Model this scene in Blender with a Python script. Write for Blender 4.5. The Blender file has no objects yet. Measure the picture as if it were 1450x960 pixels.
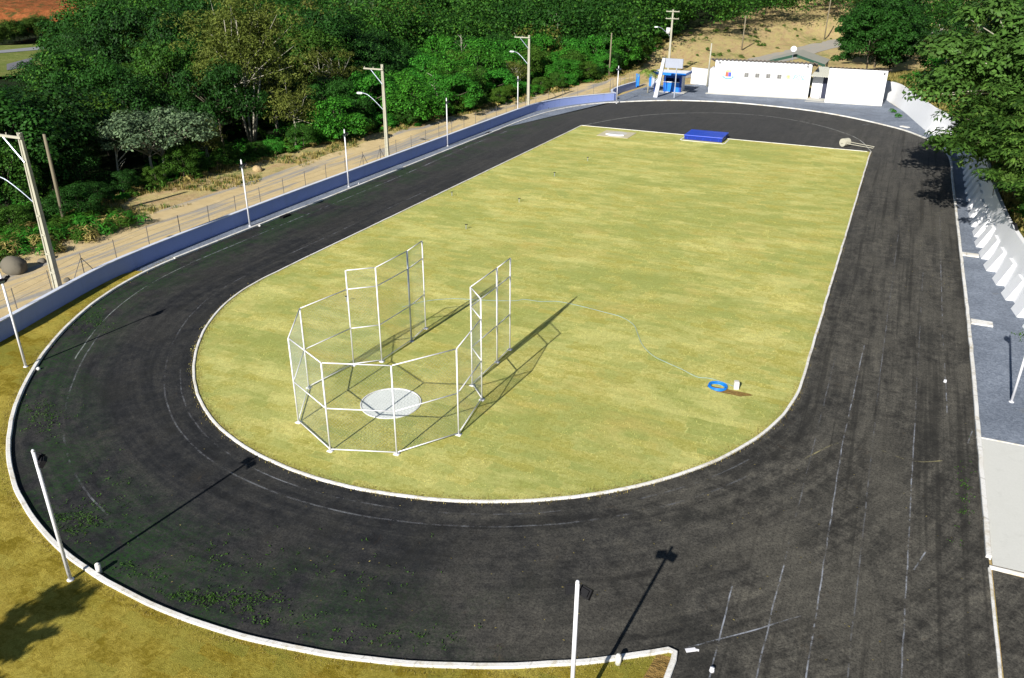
import bpy, math, random
import numpy as np
from mathutils import Vector, Matrix, noise as mn
random.seed(7); R_ = np.random.RandomState(11)
C = bpy.context.scene.collection
rad = math.radians; PI = math.pi

# ------------------------------------------------------------------ camera
FX, PITCH, ROLL, YAW, H = 1145.68, 0.440904, 0.006153, 0.432773, 18.0
def cam_basis():
    cp, sp = math.cos(PITCH), math.sin(PITCH)
    f = Vector((0, cp, -sp)); r = Vector((1, 0, 0)); u = r.cross(f)
    c, s = math.cos(ROLL), math.sin(ROLL)
    r2 = c*r + s*u; u2 = -s*r + c*u
    M = Matrix.Rotation(YAW, 3, 'Z')
    return M @ r2, M @ u2, M @ f
CR, CU, CF = cam_basis()
def G(px, py, z=0.0):
    "where the sight line through a photo pixel meets height z"
    d = CF + CR*(px-725)/FX - CU*(py-480)/FX
    t = (z-H)/d.z
    return Vector((d.x*t, d.y*t, z))
def to_px(x, y, z):
    d = Vector((x, y, z-H)); w = d.dot(CF)
    if w <= 0.1: return (-9999, -9999)
    return (725+FX*d.dot(CR)/w, 480-FX*d.dot(CU)/w)
cam = bpy.data.cameras.new('camera'); co = bpy.data.objects.new('camera', cam); C.objects.link(co)
Mx = Matrix((CR, CU, -CF)).transposed().to_4x4(); Mx.translation = Vector((0, 0, H))
co.matrix_world = Mx
cam.sensor_width = 36; cam.lens = FX/1450*36; cam.clip_end = 4000; cam.clip_start = 0.5
bpy.context.scene.camera = co

# ------------------------------------------------------------------ helpers
ROOT = {}
def tag(o, label=None, cat=None, group=None, kind=None):
    if label: o['label'] = label
    if cat: o['category'] = cat
    if group: o['group'] = group
    if kind: o['kind'] = kind
    return o
def thing(name, loc, label, cat, group=None, rz=0.0):
    o = bpy.data.objects.new(name, None); C.objects.link(o)
    o.empty_display_size = 0.3
    o.location = loc; o.rotation_euler = (0, 0, rz); ROOT[o] = Vector(loc)
    return tag(o, label, cat, group)
class MB:
    def __init__(s): s.v = []; s.f = []; s.m = []
    def add(s, vs, fs, mi=0):
        b = len(s.v); s.v += [tuple(v) for v in vs]; s.f += [tuple(b+i for i in f) for f in fs]; s.m += [mi]*len(fs)
        return s
    def box(s, c, d, rz=0.0, mi=0, taper=1.0, M=None):
        x, y, z = d[0]/2, d[1]/2, d[2]/2
        vs = []
        for sz in (-1, 1):
            k = taper if sz > 0 else 1
            for sx, sy in ((-1, -1), (1, -1), (1, 1), (-1, 1)):
                v = Vector((sx*x*k, sy*y*k, sz*z))
                if M is not None: v = M @ v
                else: v.rotate(Matrix.Rotation(rz, 3, 'Z'))
                vs.append(v+Vector(c))
        return s.add(vs, [(3, 2, 1, 0), (4, 5, 6, 7), (0, 1, 5, 4), (1, 2, 6, 5), (2, 3, 7, 6), (3, 0, 4, 7)], mi)
    def tube(s, p0, p1, r0, r1=None, n=8, mi=0, cap=True):
        p0, p1 = Vector(p0), Vector(p1); r1 = r0 if r1 is None else r1
        d = (p1-p0).normalized(); a = d.orthogonal().normalized(); b = d.cross(a)
        vs = []
        for p, r in ((p0, r0), (p1, r1)):
            for i in range(n):
                t = 2*PI*i/n; vs.append(p+a*math.cos(t)*r+b*math.sin(t)*r)
        fs = [(i, (i+1) % n, n+(i+1) % n, n+i) for i in range(n)]
        if cap: fs += [tuple(range(n-1, -1, -1)), tuple(range(n, 2*n))]
        return s.add(vs, fs, mi)
    def path(s, pts, rs, n=6, mi=0):
        pts = [Vector(p) for p in pts]
        if not hasattr(rs, '__len__'): rs = [rs]*len(pts)
        vs = []; N = len(pts); ref = None
        for k, p in enumerate(pts):
            d = (pts[min(k+1, N-1)]-pts[max(k-1, 0)]).normalized()
            if ref is None: ref = d.orthogonal().normalized()
            a = (ref-d*ref.dot(d)).normalized(); b = d.cross(a); ref = a
            for i in range(n):
                t = 2*PI*i/n; vs.append(p+(a*math.cos(t)+b*math.sin(t))*rs[k])
        fs = []
        for k in range(N-1):
            for i in range(n):
                j = (i+1) % n; fs.append((k*n+i, k*n+j, k*n+n+j, k*n+n+i))
        fs += [tuple(range(n-1, -1, -1)), tuple((N-1)*n+i for i in range(n))]
        return s.add(vs, fs, mi)
    def prism(s, poly, z0, z1, mi=0):
        n = len(poly); vs = [(p[0], p[1], z0) for p in poly]+[(p[0], p[1], z1) for p in poly]
        return s.add(vs, [tuple(range(n-1, -1, -1)), tuple(range(n, 2*n))]+[(i, (i+1) % n, n+(i+1) % n, n+i) for i in range(n)], mi)
    def disc(s, c, r, z0, z1, n=40, mi=0):
        return s.prism([(c[0]+r*math.cos(2*PI*i/n), c[1]+r*math.sin(2*PI*i/n)) for i in range(n)], z0, z1, mi)
    def build(s, name, mats, parent=None, smooth=False):
        me = bpy.data.meshes.new(name)
        off = ROOT.get(parent, Vector((0, 0, 0))) if parent else Vector((0, 0, 0))
        vs = np.array(s.v, dtype=np.float64)-np.array(off)
        me.from_pydata(vs.tolist(), [], s.f)
        if not isinstance(mats, (list, tuple)): mats = [mats]
        for m in mats: me.materials.append(m)
        if len(mats) > 1: me.polygons.foreach_set('material_index', s.m)
        if smooth: me.polygons.foreach_set('use_smooth', [True]*len(s.f))
        me.update()
        o = bpy.data.objects.new(name, me); C.objects.link(o)
        if parent: o.parent = parent; ROOT[o] = off
        return o
def quads(name, V, mat, parent=None):
    "mesh from an (n,4,3) array of loose quads"
    n = len(V); me = bpy.data.meshes.new(name)
    me.vertices.add(n*4); me.vertices.foreach_set('co', np.ascontiguousarray(V, dtype=np.float32).reshape(-1))
    me.loops.add(n*4); me.loops.foreach_set('vertex_index', np.arange(n*4, dtype=np.int32))
    me.polygons.add(n); me.polygons.foreach_set('loop_start', np.arange(0, n*4, 4, dtype=np.int32))
    me.update(calc_edges=True); me.validate()
    me.materials.append(mat)
    o = bpy.data.objects.new(name, me); C.objects.link(o)
    if parent: o.parent = parent; ROOT[o] = ROOT.get(parent, Vector((0, 0, 0)))
    return o
def catmull(P, n=8):
    P = [Vector((p[0], p[1], p[2] if len(p) > 2 else 0)) for p in P]
    out = []
    for i in range(len(P)-1):
        a = P[max(i-1, 0)]; b = P[i]; c = P[i+1]; d = P[min(i+2, len(P)-1)]
        for k in range(n):
            t = k/n
            out.append(0.5*((2*b)+(c-a)*t+(2*a-5*b+4*c-d)*t*t+(3*b-a-3*c+d)*t**3))
    out.append(P[-1]); return out
def normals2(L):
    N = []
    for i in range(len(L)):
        d = L[min(i+1, len(L)-1)]-L[max(i-1, 0)]; d.z = 0; d.normalize(); N.append(Vector((-d.y, d.x, 0)))
    return N
def resample(L, step):
    out = [L[0].copy()]; acc = 0.0
    for a, b in zip(L, L[1:]):
        d = (b-a).length
        while d > 0 and acc+d >= step:
            t = (step-acc)/d; a = a+(b-a)*t; out.append(a.copy()); d = (b-a).length; acc = 0.0
        acc += d
    return out
def sweep(L, prof, mb=None, wob=0.0):
    "sweep a closed (offset, z) profile along a line; offset positive = left of travel"
    mb = mb or MB(); N = normals2(L); n = len(prof); vs = []
    for i, (p, nn) in enumerate(zip(L, N)):
        w = wob*mn.noise(Vector((p.x*.9, p.y*.9, 3)))
        for o_, z in prof: vs.append((p.x+nn.x*(o_+w), p.y+nn.y*(o_+w), p.z+z))
    fs = []
    for i in range(len(L)-1):
        for j in range(n):
            k = (j+1) % n; fs.append((i*n+j, i*n+k, i*n+n+k, i*n+n+j))
    fs += [tuple(range(n-1, -1, -1)), tuple((len(L)-1)*n+j for j in range(n))]
    return mb.add(vs, fs)
def polysheet(name, poly, z, mat, kind='structure'):
    import mathutils
    me = bpy.data.meshes.new(name)
    vs = [Vector((p[0], p[1], 0)) for p in poly]
    tris = mathutils.geometry.tessellate_polygon([vs])
    fs = []
    for t in tris:
        a, b, c = (vs[i] for i in t)
        if (b-a).cross(c-a).z < 0: t = (t[0], t[2], t[1])
        fs.append(t)
    me.from_pydata([(v.x, v.y, z) for v in vs], [], fs); me.materials.append(mat); me.update()
    o = bpy.data.objects.new(name, me); C.objects.link(o); o['kind'] = kind
    return o
RX = [(110, -42.6), (125, -40), (138, -36), (148, -31), (160, -26.5), (174, -22.5), (194, -18), (212, -12), (226, 0), (240, 25), (255, 60)]
def road_x(y):
    for (a, xa), (b, xb) in zip(RX, RX[1:]):
        if y <= b: return xa+(xb-xa)*max(0, (y-a))/(b-a)
    return 60
def ss(a, b, x):
    t = min(1.0, max(0.0, (x-a)/(b-a))); return t*t*(3-2*t)

# ------------------------------------------------------------------ materials
class NT:
    def __init__(s, name):
        s.mat = bpy.data.materials.new(name); s.mat.use_nodes = True; s.t = s.mat.node_tree
        s.b = s.t.nodes['Principled BSDF']
    def n(s, typ, ins=None, **kw):
        nd = s.t.nodes.new(typ)
        for k, v in kw.items(): setattr(nd, k, v)
        for k, v in (ins or {}).items():
            if isinstance(v, bpy.types.NodeSocket): s.t.links.new(v, nd.inputs[k])
            else: nd.inputs[k].default_value = v
        return nd
    def link(s, a, b): s.t.links.new(a, b)
    def pos(s): return s.n('ShaderNodeNewGeometry').outputs['Position']
    def obj(s): return s.n('ShaderNodeTexCoord').outputs['Object']
    def noise(s, vec, scale, detail=4, rough=.55, dist=0.0):
        return s.n('ShaderNodeTexNoise', {'Vector': vec, 'Scale': scale, 'Detail': detail, 'Roughness': rough, 'Distortion': dist}).outputs['Fac']
    def mapv(s, vec, sc=(1, 1, 1), rot=(0, 0, 0), loc=(0, 0, 0)):
        return s.n('ShaderNodeMapping', {'Vector': vec, 'Scale': sc, 'Rotation': rot, 'Location': loc}).outputs[0]
    def ramp(s, fac, stops):
        r = s.n('ShaderNodeValToRGB', {'Fac': fac}); e = r.color_ramp.elements
        while len(e) < len(stops): e.new(0.5)
        for k, (p, c) in enumerate(stops):
            e[k].position = p; e[k].color = (c, c, c, 1) if not hasattr(c, '__len__') else (*c, 1)
        return r.outputs[0]
    def rng(s, v, a, b, c=0.0, d=1.0):
        return s.n('ShaderNodeMapRange', {0: v, 1: a, 2: b, 3: c, 4: d}).outputs[0]
    def m(s, op, a, b=0.0, c=0.0):
        return s.n('ShaderNodeMath', {0: a, 1: b, 2: c}, operation=op).outputs[0]
    def mix(s, f, a, b, bl='MIX'):
        nd = s.n('ShaderNodeMix', data_type='RGBA', blend_type=bl)
        for k, v in ((0, f), (6, a), (7, b)):
            if isinstance(v, bpy.types.NodeSocket): s.link(v, nd.inputs[k])
            else: nd.inputs[k].default_value = (*v, 1) if hasattr(v, '__len__') else v
        return nd.outputs[2]
    def xyz(s, v):
        o = s.n('ShaderNodeSeparateXYZ', {0: v}).outputs; return o[0], o[1], o[2]
    def comb(s, x, y, z=0.0): return s.n('ShaderNodeCombineXYZ', {0: x, 1: y, 2: z}).outputs[0]
    def col(s, c):
        if isinstance(c, bpy.types.NodeSocket): s.link(c, s.b.inputs['Base Color'])
        else: s.b.inputs['Base Color'].default_value = (*c, 1)
    def bump(s, h, dist=0.02, st=0.6):
        bn = s.n('ShaderNodeBump', {'Height': h, 'Distance': dist, 'Strength': st}); s.link(bn.outputs[0], s.b.inputs['Normal'])
    def fin(s, rough=.8, spec=.3, metal=0.0):
        s.b.inputs['Roughness'].default_value = rough; s.b.inputs['Specular IOR Level'].default_value = spec
        s.b.inputs['Metallic'].default_value = metal
        return s.mat
def plain(name, c, rough=.6, spec=.4, metal=0.0, var=.12, sc=3.0, dirt=None, dirtamt=.25):
    t = NT(name); p = t.obj()
    a = t.noise(p, sc, 5, .6)
    lo = tuple(x*(1-var*1.6) for x in c); hi = tuple(min(1, x*(1+var*.6)) for x in c)
    cc = t.mix(t.rng(a, .3, .7), lo, hi)
    if dirt:
        d = t.noise(p, sc*.37+.3, 6, .7)
        cc = t.mix(t.rng(d, .5, .75, 0, dirtamt), cc, dirt)
    t.col(cc); return t.fin(rough, spec, metal)

CX, CY, CY2 = -17.6, 36.0, 92.0
def m_asphalt():
    t = NT('asphalt'); p = t.pos(); x, y, z = t.xyz(p)
    dx = t.m('SUBTRACT', x, CX); dy = t.m('MINIMUM', t.m('SUBTRACT', y, CY), 0.0)
    r = t.m('SQRT', t.m('ADD', t.m('MULTIPLY', dx, dx), t.m('MULTIPLY', dy, dy)))
    ang = t.m('ARCTAN2', dx, t.m('SUBTRACT', 0.001, dy))
    s = t.m('ADD', t.m('MULTIPLY', t.m('MAXIMUM', t.m('SUBTRACT', y, CY), 0.0), .05), ang)
    streak = t.noise(t.comb(t.m('MULTIPLY', r, 1.6), t.m('MULTIPLY', s, 2.0), 0.0), 1.0, 8, .72, .15)
    fine = t.noise(p, 9.0, 5, .75); big = t.noise(p, .16, 4, .6, .5); mid = t.noise(p, 1.8, 9, .80, .15)
    g = t.m('ADD', t.m('MULTIPLY', streak, .45), t.m('MULTIPLY', mid, .55))
    c = t.ramp(g, [(.40, (.009, .010, .012)), (.475, (.021, .0225, .025)), (.53, (.036, .0365, .037)), (.62, (.062, .060, .054))])
    warm = t.rng(t.m('ADD', x, t.m('MULTIPLY', big, 18.0)), -3.0, 9.0)
    c = t.mix(t.m('MULTIPLY', warm, .8), c, t.ramp(g, [(.43, (.044, .041, .034)), (.485, (.084, .078, .064)), (.53, (.120, .112, .092)), (.58, (.17, .157, .126))]))
    dust = t.noise(t.mapv(p, (1, .5, 1)), .8, 8, .76, .3)
    c = t.mix(t.rng(dust, .56, .74, 0, .4), c, (.075, .066, .050))
    pat = t.noise(t.mapv(p, (.30, .16, 1), loc=(5, 2, 0)), 1.0, 5, .6, .5)
    c = t.mix(t.m('MULTIPLY', t.rng(pat, .48, .60, 0, .6), t.m('ADD', .25, t.m('MULTIPLY', warm, .75))), c, (.118, .110, .090))
    patd = t.noise(t.mapv(p, (.42, .20, 1), loc=(15, 22, 0)), 1.0, 7, .72, .5)
    c = t.mix(t.rng(patd, .52, .64, 0, .5), c, (.026, .026, .023))
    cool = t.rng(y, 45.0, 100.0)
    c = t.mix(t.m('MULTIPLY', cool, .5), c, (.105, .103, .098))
    sp = t.noise(p, 30.0, 2, .6); sp2 = t.noise(p, 16.0, 3, .8)
    c = t.mix(t.rng(sp, .63, .72, 0, .7), c, (.13, .12, .10)); c = t.mix(t.rng(sp2, .40, .52, .55, 0), c, (.010, .010, .011))
    c = t.mix(t.rng(fine, .38, .56, .42, 0.0), c, (.008, .008, .009))
    blot = t.noise(p, .7, 8, .78, .35)
    c = t.mix(t.rng(blot, .54, .68, 0, .45), c, (.013, .014, .013))
    rust = t.noise(t.mapv(p, (1, 1, 1), loc=(31, 7, 0)), .8, 7, .75, 1.5)
    c = t.mix(t.rng(rust, .62, .72, 0, .35), c, (.085, .055, .028))
    tr1 = t.noise(t.mapv(p, (2.6, .045, 1)), 1.0, 3, .6)
    c = t.mix(t.m('MULTIPLY', t.rng(tr1, .54, .64, 0, .55), t.rng(x, -4.0, -1.0)), c, (.020, .019, .017))
    # moss along the outer kerb of the turn
    mo = t.noise(p, .42, 5, .65, .7); mo2 = t.noise(p, 7.0, 4, .75)
    near = t.m('MULTIPLY', t.rng(r, 19.0, 22.4), t.rng(x, -6.0, -18.0))
    mm = t.m('MULTIPLY', t.m('MULTIPLY', near, t.rng(mo, .43, .56)), t.rng(mo2, .40, .58))
    c = t.mix(t.m('MULTIPLY', mm, .75), c, (.014, .055, .008))
    t.col(c); t.bump(t.m('ADD', fine, t.m('MULTIPLY', mid, 1.5)), .02, .5)
    return t.fin(.92, .18)
def m_paintline(name='track_paint', c=(.62, .66, .74), cover=.5):
    t = NT(name); p = t.pos()
    a = t.noise(p, 2.2, 6, .75); b = t.noise(p, .35, 3, .6); d = t.noise(p, 14.0, 3, .7)
    k = t.m('ADD', t.m('ADD', t.m('MULTIPLY', a, .45), t.m('MULTIPLY', b, .4)), t.m('MULTIPLY', d, .15))
    t.col(c); t.fin(.85, .2); tr = t.n('ShaderNodeBsdfTransparent'); ms = t.n('ShaderNodeMixShader', {0: t.rng(k, cover-.03, cover+.10, 0, .62)})
    t.link(tr.outputs[0], ms.inputs[1]); t.link(t.b.outputs[0], ms.inputs[2]); t.link(ms.outputs[0], t.t.nodes['Material Output'].inputs['Surface'])
    return t.mat
def m_turf(name, a, b, g, o, seams=1.0, gs=.45):
    "sod laid in rows: cells vary a little, soft green and straw patches over them"
    t = NT(name); p = t.pos(); x, y, z = t.xyz(p)
    wy = t.m('ADD', y, t.m('MULTIPLY', t.noise(p, 1.4, 4), .35))
    row = t.m('FLOOR', t.m('MULTIPLY', wy, 2.2))
    off = t.n('ShaderNodeTexWhiteNoise', {'W': row}, noise_dimensions='1D').outputs[0]
    wx = t.m('ADD', x, t.m('MULTIPLY', t.noise(t.mapv(p, loc=(4, 4, 0)), 2.5, 4), .5))
    cx_ = t.m('ADD', t.m('MULTIPLY', wx, 1.0), t.m('MULTIPLY', off, 7.0))
    cell = t.m('FLOOR', cx_)
    rnd = t.n('ShaderNodeTexWhiteNoise', {'Vector': t.comb(cell, row)}, noise_dimensions='2D').outputs[0]
    big = t.noise(t.mapv(p, (.10, .22, 1)), 1.0, 5, .6, .4)
    qv = t.comb(t.m('DIVIDE', t.m('SUBTRACT', t.m('ADD', cell, .5), t.m('MULTIPLY', off, 7.0)), 1.0), t.m('DIVIDE', row, 2.2))
    midq = t.noise(t.mapv(qv, (.16, .42, 1)), 1.0, 5, .75, .3); mid = t.noise(t.mapv(p, (.5, .9, 1)), 1.0, 6, .7, .2)
    fine = t.noise(p, 5.5, 7, .8, .8); tiny = t.noise(t.mapv(p, (1, 1.6, 1)), 26.0, 3, .75)
    rnd2 = t.rng(rnd, 0, 1, -.5, .5)
    k = t.m('ADD', t.m('ADD', t.m('MULTIPLY', rnd2, .17), t.m('MULTIPLY', mid, .45)), t.m('MULTIPLY', fine, .55))
    c = t.mix(t.rng(k, .40, .60), a, b)
    gk = t.m('ADD', t.m('MULTIPLY', big, .36), t.m('ADD', t.m('MULTIPLY', rnd, .13), t.m('ADD', t.m('MULTIPLY', midq, .36), t.m('MULTIPLY', mid, .24))))
    pale = t.noise(t.mapv(qv, (.13, .30, 1), loc=(3, 17, 0)), 1.0, 5, .7, .3)
    c = t.mix(t.rng(gk, gs+.04, gs+.17, 0, .8), c, g)
    pale = t.m('ADD', t.m('MULTIPLY', pale, .6), t.m('MULTIPLY', mid, .4))
    c = t.mix(t.rng(pale, .49, .60, 0, .5), c, tuple(min(1, q*1.12+.02) for q in b))
    og = t.noise(t.mapv(p, (.16, .3, 1), loc=(9, 4, 0)), 1.0, 5, .65, .6)
    c = t.mix(t.rng(og, .54, .72, 0, .6), c, o)
    f1 = t.m('ABSOLUTE', t.m('SUBTRACT', t.m('FRACT', cx_), .5)); f2 = t.m('ABSOLUTE', t.m('SUBTRACT', t.m('FRACT', t.m('MULTIPLY', wy, 2.2)), .5))
    seam = t.rng(t.m('MAXIMUM', f1, f2), .455, .495)
    sm = t.m('MULTIPLY', seam, t.rng(t.noise(p, .33, 4, .7), .5, .68, 0, .35*seams))
    c = t.mix(sm, c, tuple(min(1, q*1.35) for q in b))
    c = t.mix(t.rng(fine, .36, .54, .4, 0.0), c, tuple(q*.6 for q in a))
    c = t.mix(t.rng(tiny, .36, .58, .45, 0.0), c, tuple(q*.5 for q in a))
    c = t.mix(t.rng(tiny, .60, .78, 0, .35), c, tuple(min(1, q*1.4) for q in b))
    t.col(c); t.bump(t.m('ADD', fine, tiny), .05, .8)
    return t.fin(1.0, .04)
def m_gravel(name='gravel', a=(.11, .135, .18), b=(.32, .36, .43)):
    t = NT(name); p = t.pos()
    v = t.n('ShaderNodeTexVoronoi', {'Vector': p, 'Scale': 11.0}).outputs['Color']
    vx = t.n('ShaderNodeSeparateColor', {0: v}).outputs[0]
    big = t.noise(p, .35, 5, .6, .4); fine = t.noise(p, 22.0, 4, .75)
    c = t.mix(t.m('MULTIPLY', t.m('ADD', vx, fine), .5), a, b)
    c = t.mix(t.rng(big, .42, .62, .35, 0.0), c, tuple(q*.7 for q in a))
    g2 = t.noise(p, .23, 6, .7)
    c = t.mix(t.rng(g2, .60, .74, 0, .5), c, (.26, .23, .15))
    t.col(c); t.bump(t.m('ADD', vx, fine), .04, .8); return t.fin(.9, .25)
def m_ground():
    t = NT('terrain_soil'); p = t.pos(); x, y, z = t.xyz(p)
    a = t.noise(p, .12, 6, .65, .6); b = t.noise(p, 1.3, 7, .75, .8); f = t.noise(p, 9, 5, .8); s = t.noise(t.mapv(p, (1.2, .25, 1)), .9, 6, .7)
    soil = t.mix(t.rng(b, .3, .7), (.30, .19, .085), (.60, .46, .25))
    straw = t.mix(t.rng(f, .3, .7), (.34, .27, .10), (.62, .52, .24))
    c = t.mix(t.rng(s, .42, .58), soil, straw)
    grn = t.mix(f, (.05, .10, .02), (.16, .22, .05))
    c = t.mix(t.rng(t.m('ADD', t.m('MULTIPLY', a, .5), t.m('MULTIPLY', b, .5)), .52, .62, 0, .8), c, grn)
    # forest floor litter, with the shade between the trees painted in as near-black
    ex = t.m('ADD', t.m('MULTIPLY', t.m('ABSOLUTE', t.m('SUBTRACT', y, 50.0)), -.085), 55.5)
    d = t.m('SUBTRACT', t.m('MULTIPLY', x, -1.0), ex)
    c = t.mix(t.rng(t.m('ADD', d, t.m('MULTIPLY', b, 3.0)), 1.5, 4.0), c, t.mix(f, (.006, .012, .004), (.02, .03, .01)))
    t.col(c); t.bump(t.m('ADD', b, t.m('MULTIPLY', f, .5)), .12, .8); return t.fin(.95, .1)
def m_road():
    t = NT('dirt_road'); p = t.pos(); x, y, z = t.xyz(p)
    b = t.noise(p, .9, 7, .7, .7); f = t.noise(p, 12, 5, .8); tr = t.noise(t.mapv(p, (1.0, .06, 1)), 1.0, 5, .65, .4)
    grey = t.mix(f, (.16, .16, .16), (.42, .41, .39)); tan = t.mix(b, (.42, .31, .15), (.70, .56, .32))
    c = t.mix(t.rng(tr, .50, .60, 0, .9), tan, grey)
    t.col(c); t.bump(t.m('ADD', b, f), .05, .7); return t.fin(.95, .12)
def m_earth(name, a, b, g=None):
    t = NT(name); p = t.pos()
    n1 = t.noise(t.mapv(p, (1, 1, 2.5)), .35, 7, .7, .8); n2 = t.noise(p, 1.6, 6, .75)
    c = t.mix(t.rng(t.m('ADD', t.m('MULTIPLY', n1, .6), t.m('MULTIPLY', n2, .4)), .35, .65), a, b)
    if g: c = t.mix(t.rng(t.noise(p, .5, 5, .7), .50, .62, 0, .85), c, g)
    t.col(c); t.bump(t.m('ADD', n1, n2), .4, .9); return t.fin(.95, .1)
def m_concrete(name, c, dirt=(.30, .27, .2), amt=.35, rough=.85, bump=.5):
    t = NT(name); p = t.pos()
    a = t.noise(p, .8, 6, .7, .5); f = t.noise(p, 14, 5, .75); st = t.noise(t.mapv(p, (1, 1, .25)), 1.9, 5, .7)
    cc = t.mix(f, tuple(q*.86 for q in c), tuple(min(1, q*1.08) for q in c))
    cc = t.mix(t.rng(a, .5, .72, 0, amt), cc, dirt)
    cc = t.mix(t.rng(st, .56, .72, 0, amt*.6), cc, tuple(q*.6 for q in dirt))
    t.col(cc); t.bump(t.m('ADD', a, f), .01, bump); return t.fin(rough, .25)
def m_leaf(name, dark, light, alt, trans=.3, rough=.6, spec=.12, var=.5):
    spec = min(spec, .16); dark, light, alt = tuple(q*.7 for q in dark), tuple(q*1.05 for q in light), tuple(q*1.05 for q in alt)
    t = NT(name)
    ri = t.n('ShaderNodeNewGeometry').outputs['Random Per Island']
    orr = t.n('ShaderNodeObjectInfo').outputs['Random']
    p = t.obj(); nz = t.noise(p, .55, 4, .65)
    k = t.m('ADD', t.m('MULTIPLY', ri, .55), t.m('MULTIPLY', nz, .5))
    c = t.mix(t.rng(k, .34, .74), dark, light)
    o2 = t.m('FRACT', t.m('MULTIPLY', orr, 7.31)); c = t.mix(t.rng(o2, .55, 1.0, 0, .55), c, tuple(q*.35 for q in light))
    c = t.mix(t.rng(orr, .25, 1.0, 0, var), c, alt)
    c = t.mix(t.rng(ri, .90, 1.0, 0, .5), c, tuple(min(1, q*1.3) for q in alt))
    t.col(c); t.fin(rough, spec)
    tr = t.n('ShaderNodeBsdfTranslucent', {'Color': t.mix(.35, c, (.20, .30, .03))})
    ms = t.n('ShaderNodeMixShader', {0: trans}); t.link(t.b.outputs[0], ms.inputs[1]); t.link(tr.outputs[0], ms.inputs[2])
    t.link(ms.outputs[0], t.t.nodes['Material Output'].inputs['Surface'])
    return t.mat
M = {}
M['asphalt'] = m_asphalt()
M['line'] = m_paintline('track_paint', (.46, .49, .56), .50)
M['faint'] = m_paintline('worn_paint', (.24, .25, .27), .51)
M['lineY'] = m_paintline('yellow_chalk', (.45, .40, .2), .5)
M['turf'] = m_turf('infield_turf', (.48, .45, .11), (.80, .74, .27), (.32, .39, .105), (.68, .53, .17), 1.3, .425)
M['turf2'] = m_turf('verge_turf', (.24, .185, .02), (.50, .40, .075), (.22, .23, .04), (.42, .28, .055), .6, .47)
M['gravel'] = m_gravel(); M['ground'] = m_ground(); M['road'] = m_road()
def m_kerb():
    t = NT('kerb_whitewash'); p = t.pos(); x, y, z = t.xyz(p)
    ang = t.m('ARCTAN2', t.m('SUBTRACT', x, CX), t.m('SUBTRACT', y, CY))
    s = t.m('ADD', t.m('MULTIPLY', ang, 18.0), t.m('MULTIPLY', y, .35))
    joint = t.rng(t.m('ABSOLUTE', t.m('SUBTRACT', t.m('FRACT', s), .5)), .475, .495)
    a = t.noise(p, 1.3, 6, .75, .6); f = t.noise(p, 12, 5, .8); b = t.noise(p, .35, 4, .6)
    c = t.mix(f, (.66, .65, .61), (.80, .79, .77))
    c = t.mix(t.rng(a, .50, .66, 0, .7), c, (.40, .33, .20)); c = t.mix(t.rng(f, .58, .70, 0, .75), c, (.28, .25, .20))
    c = t.mix(t.rng(b, .5, .65, 0, .35), c, (.50, .45, .34)); c = t.mix(t.m('MULTIPLY', joint, .35), c, (.16, .14, .11))
    t.col(c); t.bump(t.m('ADD', f, a), .02, .6); return t.fin(.85, .2)
M['kerb'] = m_kerb()
M['conc'] = m_concrete('concrete', (.52, .51, .46)); M['concpale'] = plain('pale_concrete', (.70, .73, .70), .85, .2, 0, .05, 1.2)
M['pole'] = m_concrete('pole_concrete', (.42, .41, .33), (.26, .24, .16), .4); M['wood'] = m_concrete('weathered_wood', (.22, .19, .13), (.12, .10, .07), .5)
M['white'] = m_concrete('white_paint', (.80, .81, .83), (.70, .70, .66), .22, .6, .2)
M['wallblue'] = m_concrete('shade_blue_render', (.29, .37, .71), (.27, .33, .50), .35, .7, .35)  # white wall: the blue of its shaded face is put into the base colour
M['wcap'] = m_concrete('wall_cap', (.62, .66, .76), (.40, .40, .36), .4)
M['signw'] = plain('sign_white', (.55, .57, .62), .5, .4, 0, .08); M['steelw'] = plain('white_steel', (.80, .80, .84), .35, .5, 0, .06); M['steelg'] = plain('galvanised_steel', (.45, .50, .60), .4, .5, .5, .1)
M['net'] = plain('netting_wire', (.36, .42, .38), .5, .4, .2, .05); M['rust'] = plain('fence_post', (.16, .15, .14), .7, .3, 0, .2)
M['black'] = plain('black_metal', (.008, .008, .010), .7, .2); M['glass'] = plain('lamp_glass', (.30, .36, .42), .12, .7, 0, .05)
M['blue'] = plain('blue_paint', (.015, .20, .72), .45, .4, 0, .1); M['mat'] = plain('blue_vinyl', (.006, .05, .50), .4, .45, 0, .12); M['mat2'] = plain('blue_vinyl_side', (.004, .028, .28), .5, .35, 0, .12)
M['dkblue'] = plain('deep_blue_paint', (.01, .07, .38), .5, .4, 0, .1); M['dark'] = plain('dark_opening', (.02, .02, .022), .7, .3)
M['hose'] = plain('blue_hose', (.01, .22, .72), .4, .5, 0, .15); M['hoseg'] = plain('faded_hose', (.26, .38, .38), .6, .4, 0, .15)
M['fibre'] = m_concrete('fibre_cement', (.36, .35, .32), (.12, .11, .10), .6); M['roofdk'] = m_concrete('dark_roof_edge', (.13, .11, .09), (.05, .045, .04), .5)  # roofdk: one dark tone for the roof edges and the store roof
M['green'] = plain('dark_green_paint', (.01, .06, .035), .5, .4); M['grille'] = plain('block_grille', (.15, .15, .15), .8, .2, 0, .3, 9)
M['rock'] = m_concrete('boulder', (.15, .135, .105), (.06, .06, .045), .6, .9, .9)
M['sand'] = m_concrete('pale_sand', (.60, .60, .56), (.52, .52, .47), .3, .95, .35)
M['bark'] = m_concrete('bark', (.13, .11, .08), (.05, .045, .03), .5, .9, .9); M['barkpale'] = m_concrete('pale_bark', (.42, .40, .32), (.2, .19, .14), .5, .85, .7)
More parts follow.
